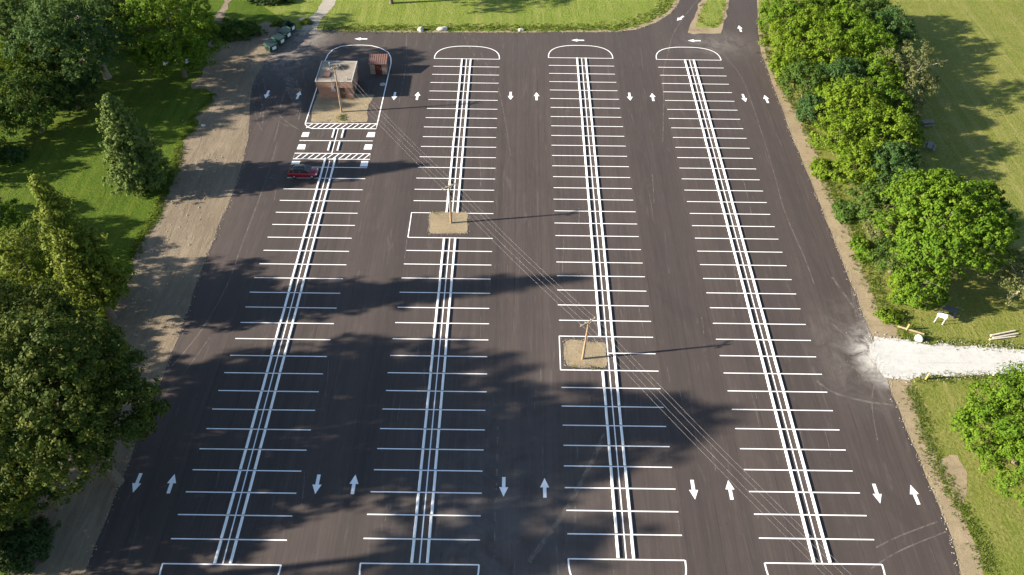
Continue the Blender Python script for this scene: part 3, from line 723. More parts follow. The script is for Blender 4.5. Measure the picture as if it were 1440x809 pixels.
# ------------------------------------------------------------------ dumpsters
def dumpster(loc, rz, label, open_=False, mat='dumpster_green'):
    t = empty('dumpster', loc, rz, label=label, cat='dumpster', group='dumpsters lined up at the corner of the lot')
    m_ = MB(); vs_ = [(-.95,-.75,.12),(.95,-.75,.12),(.95,.75,.12),(-.95,.75,.12),(-.95,-.95,1.2),(.95,-.95,1.2),(.95,.75,1.55),(-.95,.75,1.55)]
    m_.add(vs_, [(0,3,2,1),(0,1,5,4),(1,2,6,5),(2,3,7,6),(3,0,4,7)])
    m_.add([(x*.93, y*.93, z) for x, y, z in vs_[4:]]+[(x*.9, y*.9, .3) for x, y, z in vs_[:4]], [(4,5,6,7),(0,4,5,1),(1,5,6,2),(2,6,7,3),(3,7,4,0)])
    m_.tube([vs_[4],vs_[5],vs_[6],vs_[7],vs_[4]], .05, 5)
    for x in (-.6,0,.6): m_.box(x-.04,x+.04,-.96,-.86,.3,1.15)
    m_.build('bin_body', mat, t)
    for s in (-1, 1):
        m_ = MB(); m_.box(s*1.0-.05,s*1.0+.05,-.5,.5,.85,1.0); m_.build('lift_pocket', mat, t)
        m_ = MB()
        if open_ : vs2 = [(s*.48-.45,.78,1.6),(s*.48+.45,.78,1.6),(s*.48+.45,1.15,.2),(s*.48-.45,1.15,.2)]
        else: vs2 = [(s*.48-.46,-.98,1.26),(s*.48+.46,-.98,1.26),(s*.48+.46,.77,1.62),(s*.48-.46,.77,1.62)]
        m_.add(vs2+[(a,b,c+.04) if not open_ else (a,b+.04,c) for a,b,c in vs2], [(0,3,2,1),(4,5,6,7),(0,1,5,4),(1,2,6,5),(2,3,7,6),(3,0,4,7)]); m_.build('lid', 'lid_black' if open_ else 'lid_green', t)
    m_ = MB(); m_.box(-.45,.45,-.99,-.965,.45,1.05); m_.build('sticker', 'label_white', t)
    for x in (-.8,.8):
        for y in (-.6,.6):
            m_ = MB(); m_.tube([(x-.05,y,.09),(x+.05,y,.09)], .09, 10); m_.build('caster', 'rubber', t)
plain('lid_green', (.03, .055, .048), .35, .5, .2)
for (x, y, a, lb, op) in ((-58.85,1.6,50,'dark green dumpster with closed lid, nearest of the four',False),(-57.95,4.0,62,'dark green dumpster with closed lid, second nearest of the four',False),(-57.2,6.3,66,'dark green dumpster with closed lid, second farthest of the four',False),(-56.9,8.9,70,'green dumpster with its black lids thrown open, farthest of the four',True)):
    dumpster(Vector((x, y, .03)), R(a), lb, op)

# ------------------------------------------------------------------ small things
def boulder(px, py, s, label, mat='rock', seed=0, flat=.7):
    rr = random.Random(seed); bm = bmesh.new(); bmesh.ops.create_icosphere(bm, subdivisions=3, radius=1)
    ph = [Vector((rr.uniform(-2.2,2.2), rr.uniform(-2.2,2.2), rr.uniform(-2.2,2.2))) for _ in range(5)]
    for v in bm.verts:
        d = 1+sum(math.sin(v.co.dot(q)*1.6+i) for i, q in enumerate(ph))*.075
        v.co = Vector((v.co.x*s[0], v.co.y*s[1], max(v.co.z, -.35)*s[2]*flat+.3*s[2]*flat))*d
        v.co.z = max(v.co.z, 0)
    me = bpy.data.meshes.new('boulder'); bm.to_mesh(me); bm.free(); o = link('boulder', me, mat); o.location = g(px, py)
    return tag(o, label=label, cat='boulder', group='pale boulders along the edge of the lot')
boulder(592,43,(.58,.55,.72),'pale pointed boulder on the grass edge, leftmost of the three at the top',seed=1)
boulder(622.5,42,(1.1,.65,.62),'wide pale boulder on the grass edge, middle of the three at the top',seed=2)
boulder(733,43,(.62,.5,.5),'small cream boulder on the grass edge, rightmost of the three at the top',seed=3)
boulder(425.5,29,(.5,.45,.6),'small pale boulder beside the gravel path',seed=6)
boulder(1291,477.5,(.5,.5,.62),'round white boulder where the gravel drive meets the grass',mat='label_white',seed=4,flat=1.0)
boulder(286,177,(.45,.35,.25),'small pale stone lying on the dirt yard near the grass point',seed=5)

def picnic(px, py, rz, label, mt='table_plank', ms='table_plank'):
    t = empty('picnic_table', g(px, py), R(rz), label=label, cat='picnic table', group='picnic tables on the lawn')
    m_ = MB()
    for i in range(5): m_.box(-1.0,1.0,-.38+i*.155,-.38+i*.155+.14,.72,.76)
    m_.build('table_top', mt, t)
    for s in (-1, 1):
        m_ = MB()
        for i in range(2): m_.box(-1.0,1.0,s*.78-.15+i*.155,s*.78-.15+i*.155+.14,.43,.47)
        m_.build('bench', ms, t)
    for x in (-.7, .7):
        m_ = MB(); m_.box(x-.04,x+.04,-.88,.88,.36,.425); m_.box(x-.04,x+.04,-.36,.36,.655,.715)
        for s in (-1, 1): m_.tube([(x+.05,s*.25,.66),(x+.05,s*.65,0)], .045, 6)
        m_.build('leg_frame', 'table_grey', t)
picnic(1303,176,9,'grey picnic table in the shade of the wood, farther one, turned sideways')
picnic(1306,209,62,'grey picnic table in the shade of the wood, nearer one, set end-on')
picnic(1333,441,-28,'dark picnic table in the shade under the big round tree','table_grey','table_grey')
def board(px, py, rz, label):
    t = empty('notice_board', g(px, py), R(rz), label=label, cat='notice board')
    for x in (-.5, .5):
        m_ = MB(); m_.box(x-.035,x+.035,-.035,.035,0,1.25); m_.build('post', 'label_white', t)
    m_ = MB(); T = Matrix.Translation((0,.12,1.45)) @ Matrix.Rotation(R(-52),4,'X'); m_.box(-.62,.62,-.025,.025,-.30,.30,M4=T); m_.build('board', 'label_white', t)
board(1319,455,-24,'white tilted board on two pale posts beside the dark picnic table')
def log(p0, p1, r, label, mat='log_pale', grp=None, z=None):
    a, b = g(*p0), g(*p1); t = MB(); z = r if z is None else z
    a.z = b.z = z; t.tube([a, a.lerp(b,.5)+Vector((0,0,.01)), b], [r, r*.95, r*.85], 9)
    return tag(t.build('log', mat), label=label, cat='log', group=grp)
GL = 'pale logs lying together on the grass'
log((1392.5,473),(1427,466),.14,'pale peeled log on the grass, farthest of the three',grp=GL)
log((1396,476),(1431,470),.13,'pale peeled log on the grass, middle of the three, reaching farthest right',grp=GL)
log((1391,478.5),(1427,474),.12,'pale peeled log on the grass, nearest of the three',grp=GL)
log((1262,460),(1299,471),.15,'tan timber lying beside the white boulder','log_tan')
def post(px, py, h, label, mat='post_yellow'):
    t = empty('gate_post', g(px, py), label=label, cat='post', group='posts beside the gravel drive')
    m_ = MB(); m_.tube([(0,0,0),(0,0,h)], [.13,.11], 9); m_.build('pole', mat, t)
    m_ = MB(); m_.tube([(0,0,h),(0,0,h+.07)], [.12,.05], 9); m_.build('cap', mat, t)
post(1274.5,464.5,1.1,'yellow wooden post beside the tan timber, far side of the gravel drive')
post(1301.5,534,1.3,'yellow wooden post on the near side of the gravel drive, close to the lot')
post(1396,529.5,.8,'short pale post on the near edge of the gravel drive by the tree','log_pale')

# ------------------------------------------------------------------ trees
def nrm(a): return a/np.maximum(np.linalg.norm(a, axis=-1, keepdims=True), 1e-9)
def leaf_mesh(name, centres, outward, rg, per, clump_r, size, droop=0., flat=.75, tintb=None, aspect=.62):
    """many small leaf faces gathered in clumps; every leaf is two triangles folded on its rib"""
    nC = len(centres); N = nC*per
    cidx = np.repeat(np.arange(nC), per)
    d = nrm(rg.normal(size=(N, 3))); rad = rg.uniform(0.15, 1, size=(N, 1))**.6
    cr_ = clump_r[cidx][:, None]
    pos = centres[cidx]+d*rad*cr_*np.array([1, 1, flat])
    pos[:, 2] -= droop*np.abs(rg.normal(size=N))*cr_[:, 0]
    n_ = nrm(.75*d+.55*outward[cidx]+np.array([0, 0, .15])+.30*rg.normal(size=(N, 3)))
    t = nrm(np.cross(n_, rg.normal(size=(N, 3)))); b = np.cross(n_, t)
    s = (size*rg.uniform(.65, 1.35, size=(N, 1)))
    v0 = pos-t*s*.5; v2 = pos+t*s*.5; fold = n_*s*.12
    v1 = pos+b*s*aspect*.5+fold; v3 = pos-b*s*aspect*.5+fold
    V = np.stack([v0, v1, v2, v3], 1).reshape(-1, 3)
    me = bpy.data.meshes.new(name)
    me.vertices.add(N*4); me.vertices.foreach_set('co', V.ravel())
    me.loops.add(N*4); me.loops.foreach_set('vertex_index', np.arange(N*4, dtype=np.int32))
    me.polygons.add(N); me.polygons.foreach_set('loop_start', (np.arange(N)*4).astype(np.int32)); me.polygons.foreach_set('loop_total', np.full(N, 4, np.int32))
    me.update(calc_edges=True)
    ct = (rg.uniform(0, 1, nC) if tintb is None else tintb)
    ti = np.zeros((N, 3)); ti[:, 0] = np.clip(ct[cidx]*.6+rg.uniform(0, .4, N), 0, 1); ti[:, 1] = rg.uniform(0, 1, nC)[cidx]*.5+rg.uniform(0, .5, N)
    at = me.attributes.new('tint', 'FLOAT_VECTOR', 'FACE'); at.data.foreach_set('vector', ti.ravel())
    return me
def broad_crown(rg, H, Rr, base, nl, dens, flat=.8, cl=.75):
    """clump centres on many unequal overlapping boughs, hollow underneath, with holes between the sprays"""
    zc = (H+base)/2; hz = (H-base)/2; L = []
    gold = 2.399963; off = rg.uniform(0, 6.28); sk = rg.uniform(-.18, .18, 2)
    for i in range(nl):
        u = 1-2*(i+.5)/nl; u = max(u, -.75); a = off+i*gold+rg.normal()*.4
        rr = math.sqrt(max(0, 1-u*u))*rg.uniform(.42, .86)
        lr = Rr*rg.uniform(.19, .40)
        L.append((rr*math.cos(a)*Rr+sk[0]*Rr*u, rr*math.sin(a)*Rr+sk[1]*Rr*u, zc+u*hz*rg.uniform(.55, .86), lr))
    for i in range(int(nl*.8)):
        u = rg.uniform(-.6, .95); a = rg.uniform(0, 6.28); rr = math.sqrt(max(0, 1-u*u))*rg.uniform(.84, 1.08)
        L.append((rr*math.cos(a)*Rr, rr*math.sin(a)*Rr, zc+u*hz*rg.uniform(.8, 1.0), Rr*rg.uniform(.08, .17)))
    L.append((0, 0, zc, Rr*.5))
    L = np.array(L); C, O, Cr, Tn = [], [], [], []
    for (x, y, z, lr) in L:
        k = max(7, int(dens*4*math.pi*lr*lr*.85)); d = nrm(rg.normal(size=(k, 3)))
        d[:, 2] = np.where(d[:, 2] < -.4, -d[:, 2], d[:, 2])
        noise = 1+.22*np.sin(d[:, 0]*5+x)*np.sin(d[:, 1]*6+y)+rg.normal(size=k)*.13
        c = np.array([x, y, z])+d*(lr*noise)[:, None]*np.array([1, 1, flat])
        C.append(c); O.append(d); Cr.append(rg.uniform(.38, 1.05, k)*cl); Tn.append(np.clip(rg.uniform()*.75+rg.uniform(-.2, .35, k), 0, 1))
    C, O, Cr, Tn = np.concatenate(C), np.concatenate(O), np.concatenate(Cr), np.concatenate(Tn)
    keep = np.ones(len(C), bool)
    for (x, y, z, lr) in L:
        q = (C-np.array([x, y, z]))/np.array([1, 1, flat]); keep &= np.linalg.norm(q, axis=1) > lr*.62
    keep &= rg.uniform(size=len(C)) > .08
    keep &= C[:, 2] > base*.55
    C, O, Cr, Tn = C[keep], O[keep], Cr[keep], Tn[keep]
    O = nrm(O+.7*nrm(C-np.array([0, 0, zc])))
    return C, O, Cr, L, Tn
def conif_crown(rg, H, Rr, base, dens, cl=.55, ragged=.3, spire=0):
    C, O, Cr = [], [], []; tiers = int(H/.55); Lb = []
    for i in range(tiers):
        f = i/(tiers-1); z = base+(H-base)*f; r = Rr*((1-f)**spire if spire else (1-f**1.7)**.8)*(.9+.1*math.sin(f*31+3))*(.55+.45*min(1, f*5+.3))+.2
        nb = int(6+r*2.2)
        a0 = rg.uniform(0, 6.28)
        for j in range(nb):
            a = a0+6.283*j/nb+rg.normal()*.2; rr = r*rg.uniform(1-ragged, 1.08)
            m_ = max(2, int(rr*dens)); tt = (np.arange(m_)+1)/m_
            x = rr*tt*math.cos(a); y = rr*tt*math.sin(a); zz = z+rr*.18*tt-rr*.30*tt*tt
            c = np.stack([x, y, zz], 1)+rg.normal(size=(m_, 3))*.22
            C.append(c); d = np.stack([x, y, np.full(m_, .6*rr)], 1); O.append(nrm(d)); Cr.append(cl*(1.1-.5*tt)*rg.uniform(.7, 1.2, m_))
            if j % 3 == 0 and i % 3 == 0: Lb.append((rr*.8*math.cos(a), rr*.8*math.sin(a), z, .3))
    return np.concatenate(C), np.concatenate(O), np.concatenate(Cr), np.array(Lb)
def trunk_mesh(rg, H, base, L, rad, lean=(0, 0), limbs=9, gap=.6):
    mb = MB(); top = Vector((lean[0], lean[1], base+(H-base)*gap))
    mid = top*.5+Vector((rg.normal()*.15, rg.normal()*.15, 0))
    mb.tube([(0,0,-.1), (0,0,.25), mid*.5, mid, top], [rad*1.5, rad*1.08, rad*.9, rad*.75, rad*.28], 9)
    idx = rg.permutation(len(L))[:limbs]
    for i in idx:
        q = Vector(L[i][:3]); t = rg.uniform(.35, .9); s = mid.lerp(top, t) if q.z > mid.z else (mid*.5).lerp(mid, t)
        k = s.lerp(q, .5)+Vector((rg.normal()*.3, rg.normal()*.3, .3))
        r0 = rad*.42; mb.tube([s, k, q], [r0, r0*.6, r0*.18], 6)
        for _ in range(2):
            e = q+Vector((rg.normal(), rg.normal(), rg.uniform(0, 1.2)))*1.2; mb.tube([k.lerp(q, .6), e], [r0*.35, r0*.08], 5)
    return mb.mesh('trunk')
BASE = {}
def tree(name, x, y, H, Rr, base, leaf, label, seed, kind='broad', cat='tree', group=None, nl=None, dens=.55, per=22, size=.34, lean=(0,0), bark='bark', rad=None, flat=.8, ecc=1.0, cl=.75, gaps=0., limbs=9, ragged=.3, rz=0, spire=0, tlean=None):
    rg = np.random.default_rng(seed)
    if kind == 'broad':
        nl_ = nl or int(10+Rr*2.2); C, O, Cr, L, Tn = broad_crown(rg, H, Rr, base, nl_, dens, flat, cl)
    else:
        C, O, Cr, L = conif_crown(rg, H, Rr, base, dens, cl, ragged, spire); Tn = np.clip(np.random.default_rng(seed+7).uniform(0, 1, len(C)), 0, 1)
    if gaps: 
        kp = rg.uniform(size=len(C)) > gaps; C, O, Cr, Tn = C[kp], O[kp], Cr[kp], Tn[kp]
    C = C*np.array([1, ecc, 1]); L = L*np.array([1, ecc, 1, 1])
    C[:, 0] += lean[0]; C[:, 1] += lean[1]; L = L+np.array([lean[0], lean[1], 0, 0])
    me = leaf_mesh('crown', C, O, rg, per, Cr, size, droop=.25 if kind == 'broad' else .35, tintb=Tn)
    t = empty(name, Vector((x, y, 0)), rz, label=label, cat=cat, group=group)
    link('crown', me, leaf, t)
    link('trunk', trunk_mesh(rg, H, max(base, .8), L, rad or (.10+.018*H), tlean if tlean is not None else lean, limbs), bark, t)
    return t

WL = 'trees on the left side of the lot'; WR = 'trees in the wood right of the lot'
exec_trees = []
def T(*a, **k): tree(*a, **k)
# --- left foreground oaks
OK_ = dict(per=26, size=.34, group=WL)
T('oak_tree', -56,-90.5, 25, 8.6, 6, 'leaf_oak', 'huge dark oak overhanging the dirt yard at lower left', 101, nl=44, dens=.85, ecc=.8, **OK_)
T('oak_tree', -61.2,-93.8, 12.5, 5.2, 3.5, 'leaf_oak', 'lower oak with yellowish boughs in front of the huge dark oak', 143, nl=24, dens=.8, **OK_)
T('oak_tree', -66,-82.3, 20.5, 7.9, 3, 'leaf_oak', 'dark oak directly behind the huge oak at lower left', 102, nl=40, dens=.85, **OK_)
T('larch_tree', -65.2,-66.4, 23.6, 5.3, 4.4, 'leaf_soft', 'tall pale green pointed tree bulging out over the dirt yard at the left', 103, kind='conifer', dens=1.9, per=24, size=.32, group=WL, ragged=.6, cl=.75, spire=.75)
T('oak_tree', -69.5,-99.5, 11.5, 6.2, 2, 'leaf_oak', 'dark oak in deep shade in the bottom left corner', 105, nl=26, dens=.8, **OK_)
T('maple_tree', -66.8,-63.6, 7.5, 3.6, .5, 'leaf_bright', 'leafy low tree at the foot of the tall pointed tree by the dirt yard', 149, dens=.75, per=24, size=.3, group=WL, nl=20)
T('ash_tree', -76,-62.5, 11.5, 4.8, 1.5, 'leaf_soft', 'pale rounded tree at the left edge behind the tall pale green pointed tree', 104, dens=.75, per=24, size=.30, group=WL, nl=24)
T('ash_tree', -84.5,-51.5, 6.5, 3.2, .6, 'leaf_bright', 'light green pointed tree on the grass at the left edge', 106, dens=.7, per=24, size=.3, group=WL, nl=18)
T('ash_tree', -89,-52, 8, 4.2, .6, 'leaf_olive', 'olive bushy tree cut by the left edge, beside the light green pointed tree', 107, dens=.65, per=22, size=.3, group=WL)
T('ash_tree', -79,-70.5, 6.8, 5.6, .6, 'leaf_soft', 'low olive tree at the left edge between the tall pointed tree and the dark oaks', 108, dens=.7, per=24, size=.33, group=WL, nl=24)
T('ash_tree', -72.5,-74.5, 5.0, 4.2, .4, 'leaf_soft', 'low green tree hidden between the tall pointed tree and the dark oaks', 144, dens=.7, per=24, size=.33, group=WL, nl=20)
T('maple_tree', -71,-62.6, 9, 3.8, .6, 'leaf_bright', 'small bright tree at the grass edge left of the tall pointed tree', 109, dens=.75, per=24, size=.3, group=WL, nl=20)
T('maple_tree', -78,-55.5, 6.5, 3.2, .5, 'leaf_mid', 'low green tree on the lawn above the pale rounded tree', 145, dens=.75, per=24, size=.3, group=WL, nl=18)
# --- lone cedar
T('cedar_tree', -69.8,-39, 16.2, 5.0, .8, 'needle_pale', 'lone pale grey-green cedar standing on the left lawn', 110, kind='conifer', dens=2.4, per=24, size=.30, cl=.62, ragged=.35)
# --- wood at top left
TL_ = dict(per=22, size=.36, group=WL)
T('ash_tree', -86.6,-8.6, 18.5, 8.6, 5, 'leaf_blue', 'tall grey-green tree with a bare pale trunk at top left', 120, dens=.7, lean=(1.2,-7.5), tlean=(-1.5,.5), bark='bark_pale', nl=36, rad=.6, **TL_)
T('walnut_tree', -72.6,-8.0, 17, 8.0, 1.2, 'leaf_bright', 'spreading yellow-green tree beside the dirt yard at top left', 121, dens=.62, nl=38, flat=.5, gaps=.08, **TL_)
T('maple_tree', -97.5,-19.5, 14, 5.2, 1, 'leaf_lime', 'sunlit yellow-green tree at the top left edge', 122, dens=.65, nl=26, **TL_)
T('maple_tree', -91.5,-25.5, 11, 6.0, .5, 'leaf_mid', 'deep green tree below the tall grey-green tree at top left', 123, dens=.65, nl=28, **TL_)
T('maple_tree', -98,-29, 8.5, 5.6, .5, 'leaf_mid', 'green tree at the left edge below the sunlit yellow-green tree', 124, dens=.65, nl=26, **TL_)
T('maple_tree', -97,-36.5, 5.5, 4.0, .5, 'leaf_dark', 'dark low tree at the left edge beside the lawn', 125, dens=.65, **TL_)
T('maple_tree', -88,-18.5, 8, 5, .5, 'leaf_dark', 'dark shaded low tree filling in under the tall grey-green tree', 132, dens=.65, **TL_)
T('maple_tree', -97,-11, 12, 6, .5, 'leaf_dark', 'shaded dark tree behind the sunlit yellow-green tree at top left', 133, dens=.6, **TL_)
T('elm_tree', -91,5, 13, 8, 1.5, 'leaf_mid', 'broad green tree behind the tall grey-green tree at the top edge', 126, dens=.5, **TL_)
T('elm_tree', -103,-3, 14, 8, 2, 'leaf_blue', 'dark blue-green tree in the top left corner', 127, dens=.5, **TL_)
T('elm_tree', -80,7, 13, 6.0, 1, 'leaf_mid', 'green tree crown at the top edge between the tall tree and the yellow-green one', 128, dens=.55, **TL_)
T('elm_tree', -108,-16, 10, 6.5, 1, 'leaf_dark', 'dark tree crown cut by the left edge near the top corner', 129, dens=.5, **TL_)
T('maple_tree', -83.5,2.5, 8, 5, .4, 'leaf_dark', 'low dark tree between the pale bare trunk and the yellow-green tree', 147, dens=.65, **TL_)
T('maple_tree', -80,-1.5, 6, 3.6, .4, 'leaf_dark', 'small dark tree at the left foot of the spreading yellow-green tree', 148, dens=.65, **TL_)
T('maple_tree', -92.5,-47, 6, 3.0, .5, 'leaf_dark', 'small dark shrubby tree at the left edge by the lawn', 130, dens=.65, **TL_)
# --- trees beyond the left edge whose shade lies over the lot
FO_ = dict(dens=.75, per=18, size=.45, group=WL)
T('oak_tree', -75,-96.5, 13, 6, 2, 'leaf_oak', 'lower oak just beyond the bottom left edge of the picture', 150, **FO_)
T('oak_tree', -82,-84, 22, 8, 3, 'leaf_oak', 'tall oak beyond the left edge of the picture, above the bottom corner', 140, **FO_)
T('oak_tree', -83,-93, 21, 7, 3, 'leaf_oak', 'oak beyond the left edge of the picture, next to the bottom corner', 141, **FO_)
T('oak_tree', -70,-104.8, 27, 5.6, 15, 'leaf_oak', 'very tall high-crowned oak beyond the bottom left corner of the picture', 146, **FO_)
T('oak_tree', -73,-113, 26, 7.5, 3, 'leaf_oak', 'oak below the bottom left corner, out of the picture', 142, **FO_)
# --- top edge tree with its shade on the meadow
T('walnut_tree', -38.2,20.6, 15, 6.8, 4.6, 'leaf_mid', 'tree at the top edge whose bare trunk foot shows on the meadow', 150, dens=.45, per=20, size=.38)
# --- right wood
rw = [
 (39.6,9.5,8.0,4.6,'leaf_bright','green tree beside the entrance road, cut by the top edge'),
 (46.5,11.5,9.5,5.4,'leaf_bright','bright tree cut by the top edge, second from the road'),
 (55.5,11,8.5,5.6,'leaf_mid','mid green tree cut by the top edge at the lawn side'),
 (38.3,1.5,7.0,4.0,'leaf_lime','bright lime tree beside the entrance road near the top edge'),
 (43.5,3.0,8.5,5.0,'leaf_lime','bright lime tree, second from the road near the top edge'),
 (50.5,3.0,9,5.2,'leaf_bright','bright green tree near the top edge of the right wood'),
 (57,2.5,8.5,5.2,'leaf_blue','blue-green tree at the top right end of the wood'),
 (38.0,-6,6.5,3.8,'leaf_lime','low lime tree beside the narrow road shoulder near the top'),
 (44,-5,9,5.0,'leaf_lime','sunlit lime tree in the upper middle of the right wood'),
 (51,-4.5,9.5,5.2,'leaf_bright','bright green tree next to the pale dead-branched tree'),
 (38.8,-12.5,6.5,3.9,'leaf_mid','mid green tree at the road side of the wood, level with the upper arrows'),
 (45,-13,7.2,4.8,'leaf_blue','dark blue-green tree in the hollow of the upper wood'),
 (51,-12.5,8.5,4.8,'leaf_bright','green tree between the blue-green tree and the pale dead-branched tree'),
 (38.2,-19.5,4.6,2.8,'leaf_blue','small dark bush-like tree right at the road shoulder'),
 (43.8,-21,8.5,5.2,'leaf_lime','large lime tree in the middle of the right wood'),
 (49.3,-20.5,7.5,4.4,'leaf_bright','bright tree right of the large lime tree'),
 (40.3,-28.5,7.5,4.3,'leaf_lime','lime tree bordering the dirt shoulder, left of the yellow-tinged crown'),
 (46.3,-29.5,8.2,5.2,'leaf_lime','yellow-tinged lime tree above the picnic tables'),
 (50,-28.0,6.5,3.6,'leaf_bright','green tree at the lawn side of the wood nearest the farther picnic table'),
 (41.0,-36.5,6.5,3.8,'leaf_lime','lime tree at the narrow lower end of the upper wood'),
 (46.2,-37,7,4.6,'leaf_blue','dusky blue-green tree beside the nearer picnic table'),
  (41.2,-44,5.5,3.6,'leaf_mid','low green tree at the dirt shoulder, halfway down'),
 (42,-49.5,5.2,3.4,'leaf_olive','soft pale green low tree at the shoulder above the big round tree'),
]
for i, (x, y, H, r_, lf, lb) in enumerate(rw):
    T('wood_tree', x, y, H, r_, .3, lf, lb, 200+i, dens=.68, per=24, size=.31, group=WR, nl=int(12+r_*4), limbs=6)
T('dead_branched_tree', 55.6,-12.5, 9.5, 5.6, 1.5, 'leaf_olive', 'pale olive tree with bare white branches at the lawn side of the wood', 230, dens=.62, per=22, size=.28, group=WR, bark='bark_dead', gaps=.05, limbs=9, cl=.8, rad=.2)
T('dead_branched_tree', 53.3,-20.6, 6.5, 3.2, 1, 'leaf_olive', 'smaller olive tree with bare twigs just below the pale olive tree', 231, dens=.6, per=22, size=.28, group=WR, bark='bark_dead', gaps=.05, limbs=7, rad=.15)
T('wood_tree', 46,-45, 7, 4.6, .6, 'leaf_mid', 'soft grey-green tree left of the big round tree', 232, dens=.65, per=22, size=.28, group=WR)
T('maple_tree', 46.2,-54.2, 13.2, 8.2, 2.0, 'leaf_bright', 'big round bright green tree standing alone at the wood end', 233, dens=.66, per=26, size=.36, group=WR, nl=52, bark='bark')
T('wood_tree', 40.9,-56, 5.8, 3.4, .4, 'leaf_mid', 'small green bush-like tree hugging the left side of the big round tree', 234, dens=.7, per=22, size=.28, group=WR)
T('wood_tree', 41.8,-61.6, 6.4, 3.6, .3, 'leaf_bright', 'bright leafy tree at the lower left foot of the big round tree', 235, dens=.7, per=24, size=.33, group=WR)
T('wood_tree', 40.2,-61, 4.0, 2.1, .3, 'leaf_lime', 'low lime bush-like tree on the grass beside the dirt shoulder', 236, dens=.7, per=24, size=.3, group=WR)
T('willow_tree', 55.5,-61, 7.5, 5.4, .8, 'leaf_olive', 'thin olive tree with a pale trunk at the right edge, above the logs', 237, dens=.6, per=20, size=.26, group=WR, bark='bark_dead', gaps=.1, limbs=9, lean=(1.2,0), rad=.18)
T('maple_tree', 45.6,-86.4, 11.5, 7.4, .8, 'leaf_bright', 'bright green tree cut by the right edge, below the gravel drive', 238, dens=.95, per=28, size=.28, group=WR, nl=48)
T('maple_tree', 55,-97, 9, 4.5, 1.5, 'leaf_bright', 'tree beyond the right edge of the picture near the bottom', 239, dens=.5, per=20, size=.36, group=WR)

# ------------------------------------------------------------------ shrubs
def shrub(px, py, rx, ry_, h, leaf, label, seed, rz=0, n=None, size=.3):
    rg = np.random.default_rng(seed); A = rx*ry_; k = n or int(26*A/1.0+30)
    d = nrm(rg.normal(size=(k, 3))); d[:, 2] = np.abs(d[:, 2])
    nb = 1+.22*np.sin(d[:, 0]*6)*np.sin(d[:, 1]*7)+rg.normal(size=k)*.1
    C = d*nb[:, None]*np.array([rx, ry_, h*.85])*rg.uniform(.75, 1, (k, 1))
    me = leaf_mesh('crown', C, nrm(d), rg, 22, rg.uniform(.3, .6, k), size)
    t = empty('shrub', g(px, py), rz, label=label, cat='shrub', group='shrubs around the lot'); link('crown', me, leaf, t)
    m_ = MB()
    for i in range(6):
        a = i*1.05; m_.tube([(0,0,0),(rx*.3*math.cos(a),ry_*.3*math.sin(a),h*.4),(rx*.6*math.cos(a),ry_*.6*math.sin(a),h*.7)], [.06,.04,.015], 5)
    m_.build('stem', 'bark', t)
shrub(329,47,5.4,3.2,2.6,'leaf_mid','wide rounded shrub beside the dirt track at the top left of the lot',301,.1)
shrub(381,2,4.5,2.0,2.0,'leaf_dark','dark low shrub cut by the top edge above the dumpsters',302)
shrub(397,35,2.0,1.0,.8,'grass_blades','low yellow-green weedy clump behind the dumpsters',303,size=.25)
shrub(16,222,2.4,2.0,2.2,'leaf_blue','small blue-green shrub at the left edge of the lawn',304)
shrub(1155,240,1.6,2.6,1.6,'leaf_lime','lime shrub spilling on to the dirt shoulder at the wood edge',305)
shrub(1186,300,1.5,2.6,1.4,'leaf_mid','green shrub on the dirt shoulder, halfway down the wood edge',306)
shrub(1212,352,1.3,2.6,1.5,'leaf_bright','bright shrub on the dirt shoulder beside the big round tree',307)
shrub(1100,90,1.2,2.2,1.2,'leaf_lime','lime shrub beside the entrance road under the wood edge',308)
shrub(30,770,3.2,3.0,2.0,'leaf_dark','dark shrub in deep shade in the bottom left corner',309)
shrub(432,33,1.2,.8,.7,'grass_blades','tuft of tall weeds left of the gravel path',310,size=.22)
shrub(1250,446,1.8,1.2,.8,'leaf_lime','yellow-green weedy clump at the dirt shoulder under the big round tree',311,size=.25)

# ------------------------------------------------------------------ grass tufts (uncountable): along edges and over the lawns
def tufts(name, areas, seed, mat='grass_blades'):
    rg = np.random.default_rng(seed); V = []; Tn = []
    for pts, n, hgt_, spread in areas:
        p = [g(*q) for q in pts]; seg = [(p[i+1]-p[i]).length for i in range(len(p)-1)]; tot = sum(seg)
        for _ in range(n):
            t = rg.uniform(0, tot); i = 0
            while t > seg[i] and i < len(seg)-1: t -= seg[i]; i += 1
            q = p[i].lerp(p[i+1], t/seg[i]); x = q.x+rg.normal()*spread; y = q.y+rg.normal()*spread
            tt = (rg.uniform(), rg.uniform(), 0)
            for b_ in range(7):
                a = rg.uniform(0, 6.28); h = hgt_*rg.uniform(.5, 1.2); w_ = .05+.03*h; ox, oy = rg.normal()*.12, rg.normal()*.12
                V += [(x+ox-w_*math.cos(a), y+oy-w_*math.sin(a), 0), (x+ox+w_*math.cos(a), y+oy+w_*math.sin(a), 0), (x+ox+h*.5*math.sin(a), y+oy-h*.5*math.cos(a), h)]; Tn.append(tt)
    N = len(Tn); me = bpy.data.meshes.new(name); me.vertices.add(N*3); me.vertices.foreach_set('co', np.array(V).ravel())
    me.loops.add(N*3); me.loops.foreach_set('vertex_index', np.arange(N*3, dtype=np.int32)); me.polygons.add(N)
    me.polygons.foreach_set('loop_start', (np.arange(N)*3).astype(np.int32)); me.polygons.foreach_set('loop_total', np.full(N, 3, np.int32)); me.update(calc_edges=True)
    at = me.attributes.new('tint', 'FLOAT_VECTOR', 'FACE'); at.data.foreach_set('vector', np.array(Tn).ravel())
    tag(link(name, me, mat), kind='stuff', label='unmown grass and weeds along the verges', cat='grass')
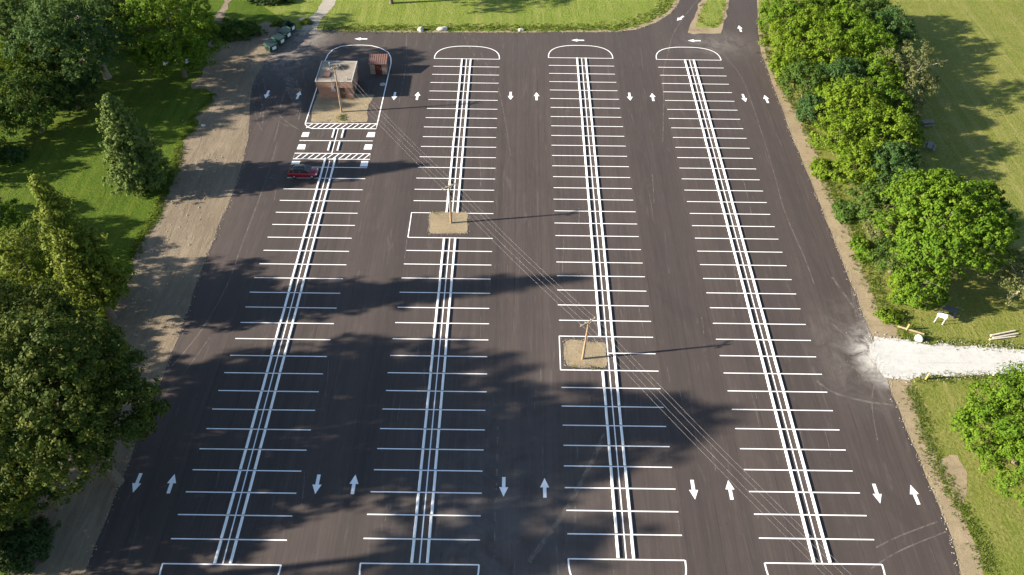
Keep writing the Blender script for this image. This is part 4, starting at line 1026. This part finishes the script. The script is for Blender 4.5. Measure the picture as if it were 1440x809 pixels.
tufts('verge_grass', [
    ([(455,42),(571,40),(740,40),(867,39),(893,33),(925,18),(940,2)], 1500, .22, .9),
    ([(1282,545),(1293,581),(1305,622),(1329,676),(1350,712),(1375,751),(1395,806)], 900, .13, .55),
    ([(1160,240),(1178,285),(1202,320),(1210,356),(1228,395),(1245,436),(1265,454),(1300,470)], 1100, .18, .8),
    ([(1071,30),(1078,69),(1092,100),(1105,130),(1130,170),(1150,215)], 600, .3, .5),
    ([(253,205),(247,236),(230,275),(216,311),(200,331),(186,364)], 600, .22, .5),
    ([(300,132),(290,150),(268,168),(275,180),(258,195)], 200, .2, .4),
    ([(1262,472),(1300,480),(1380,486),(1440,488)], 200, .18, .4), ([(1290,533),(1340,532),(1440,528)], 200, .18, .4),
    ([(989,5),(983,30),(1000,38),(1014,30),(1020,5)], 150, .2, .4),
    ([(478,165),(486,168)], 22, .35, .35), ([(606,300),(640,300)], 14, .16, .25), ([(800,516),(850,519)], 18, .16, .2), ([(440,170),(515,173)], 30, .14, .3),
], 9)

# loose stones and crumbs (uncountable) spilled along the edges of gravel, shoulders and asphalt
def stones(name, areas, seed, mat):
    rg = np.random.default_rng(seed); V, Fc = [], []
    for pts, n, sp_, s0, s1, z in areas:
        p = [g(*q) for q in pts]; seg = [(p[i+1]-p[i]).length for i in range(len(p)-1)]; tot = sum(seg)
        for _ in range(n):
            t = rg.uniform(0, tot); i = 0
            while t > seg[i] and i < len(seg)-1: t -= seg[i]; i += 1
            q = p[i].lerp(p[i+1], t/seg[i]); x = q.x+rg.normal()*sp_; y = q.y+rg.normal()*sp_; k = rg.uniform(s0, s1)*rg.uniform(.6, 1.3)
            o = len(V); a = rg.uniform(0, 6.28)
            for j in range(4): V.append((x+k*math.cos(a+j*1.57)*rg.uniform(.7, 1.2), y+k*math.sin(a+j*1.57)*rg.uniform(.7, 1.2), z))
            for j in range(4): V.append((x+.6*k*math.cos(a+j*1.57+.3), y+.6*k*math.sin(a+j*1.57+.3), z+k*rg.uniform(.6, 1.0)))
            Fc += [(o+4, o+5, o+6, o+7)]+[(o+j, o+(j+1) % 4, o+4+(j+1) % 4, o+4+j) for j in range(4)]
    me = bpy.data.meshes.new(name); me.from_pydata(V, [], Fc); me.update()
    tag(link(name, me, mat), kind='stuff', label='loose stones and crumbs of gravel', cat='stones')
stones('loose_stones', [
    ([(1226,474),(1290,481),(1396,488),(1440,490)], 260, .35, .04, .10, .04), ([(1440,526),(1335,529),(1285,532),(1250,532)], 240, .35, .04, .10, .04),
    ([(1228,474),(1222,490),(1228,510),(1244,532)], 200, .5, .03, .06, .035), ([(1215,480),(1205,500),(1215,530)], 50, 1.4, .02, .05, .035),
    (AS_R[2:], 500, .18, .03, .08, .03), (AS_L, 600, .22, .03, .09, .03), (AS_T, 220, .15, .03, .08, .03),
    ([(604,299),(658,299),(657,329),(603,329),(604,299)], 260, .15, .03, .07, .045), ([(794,478),(852,482),(853,518),(796,515),(794,478)], 260, .15, .03, .07, .045),
    ([(625,306),(640,322)], 90, 1.0, .03, .06, .05), ([(810,490),(840,508)], 90, 1.0, .03, .06, .05), ([(445,165),(510,168)], 120, 1.0, .03, .07, .05),
    ([(300,140),(290,230),(250,330),(210,430)], 260, 2.2, .04, .12, .005),
], 4, 'path_gravel')
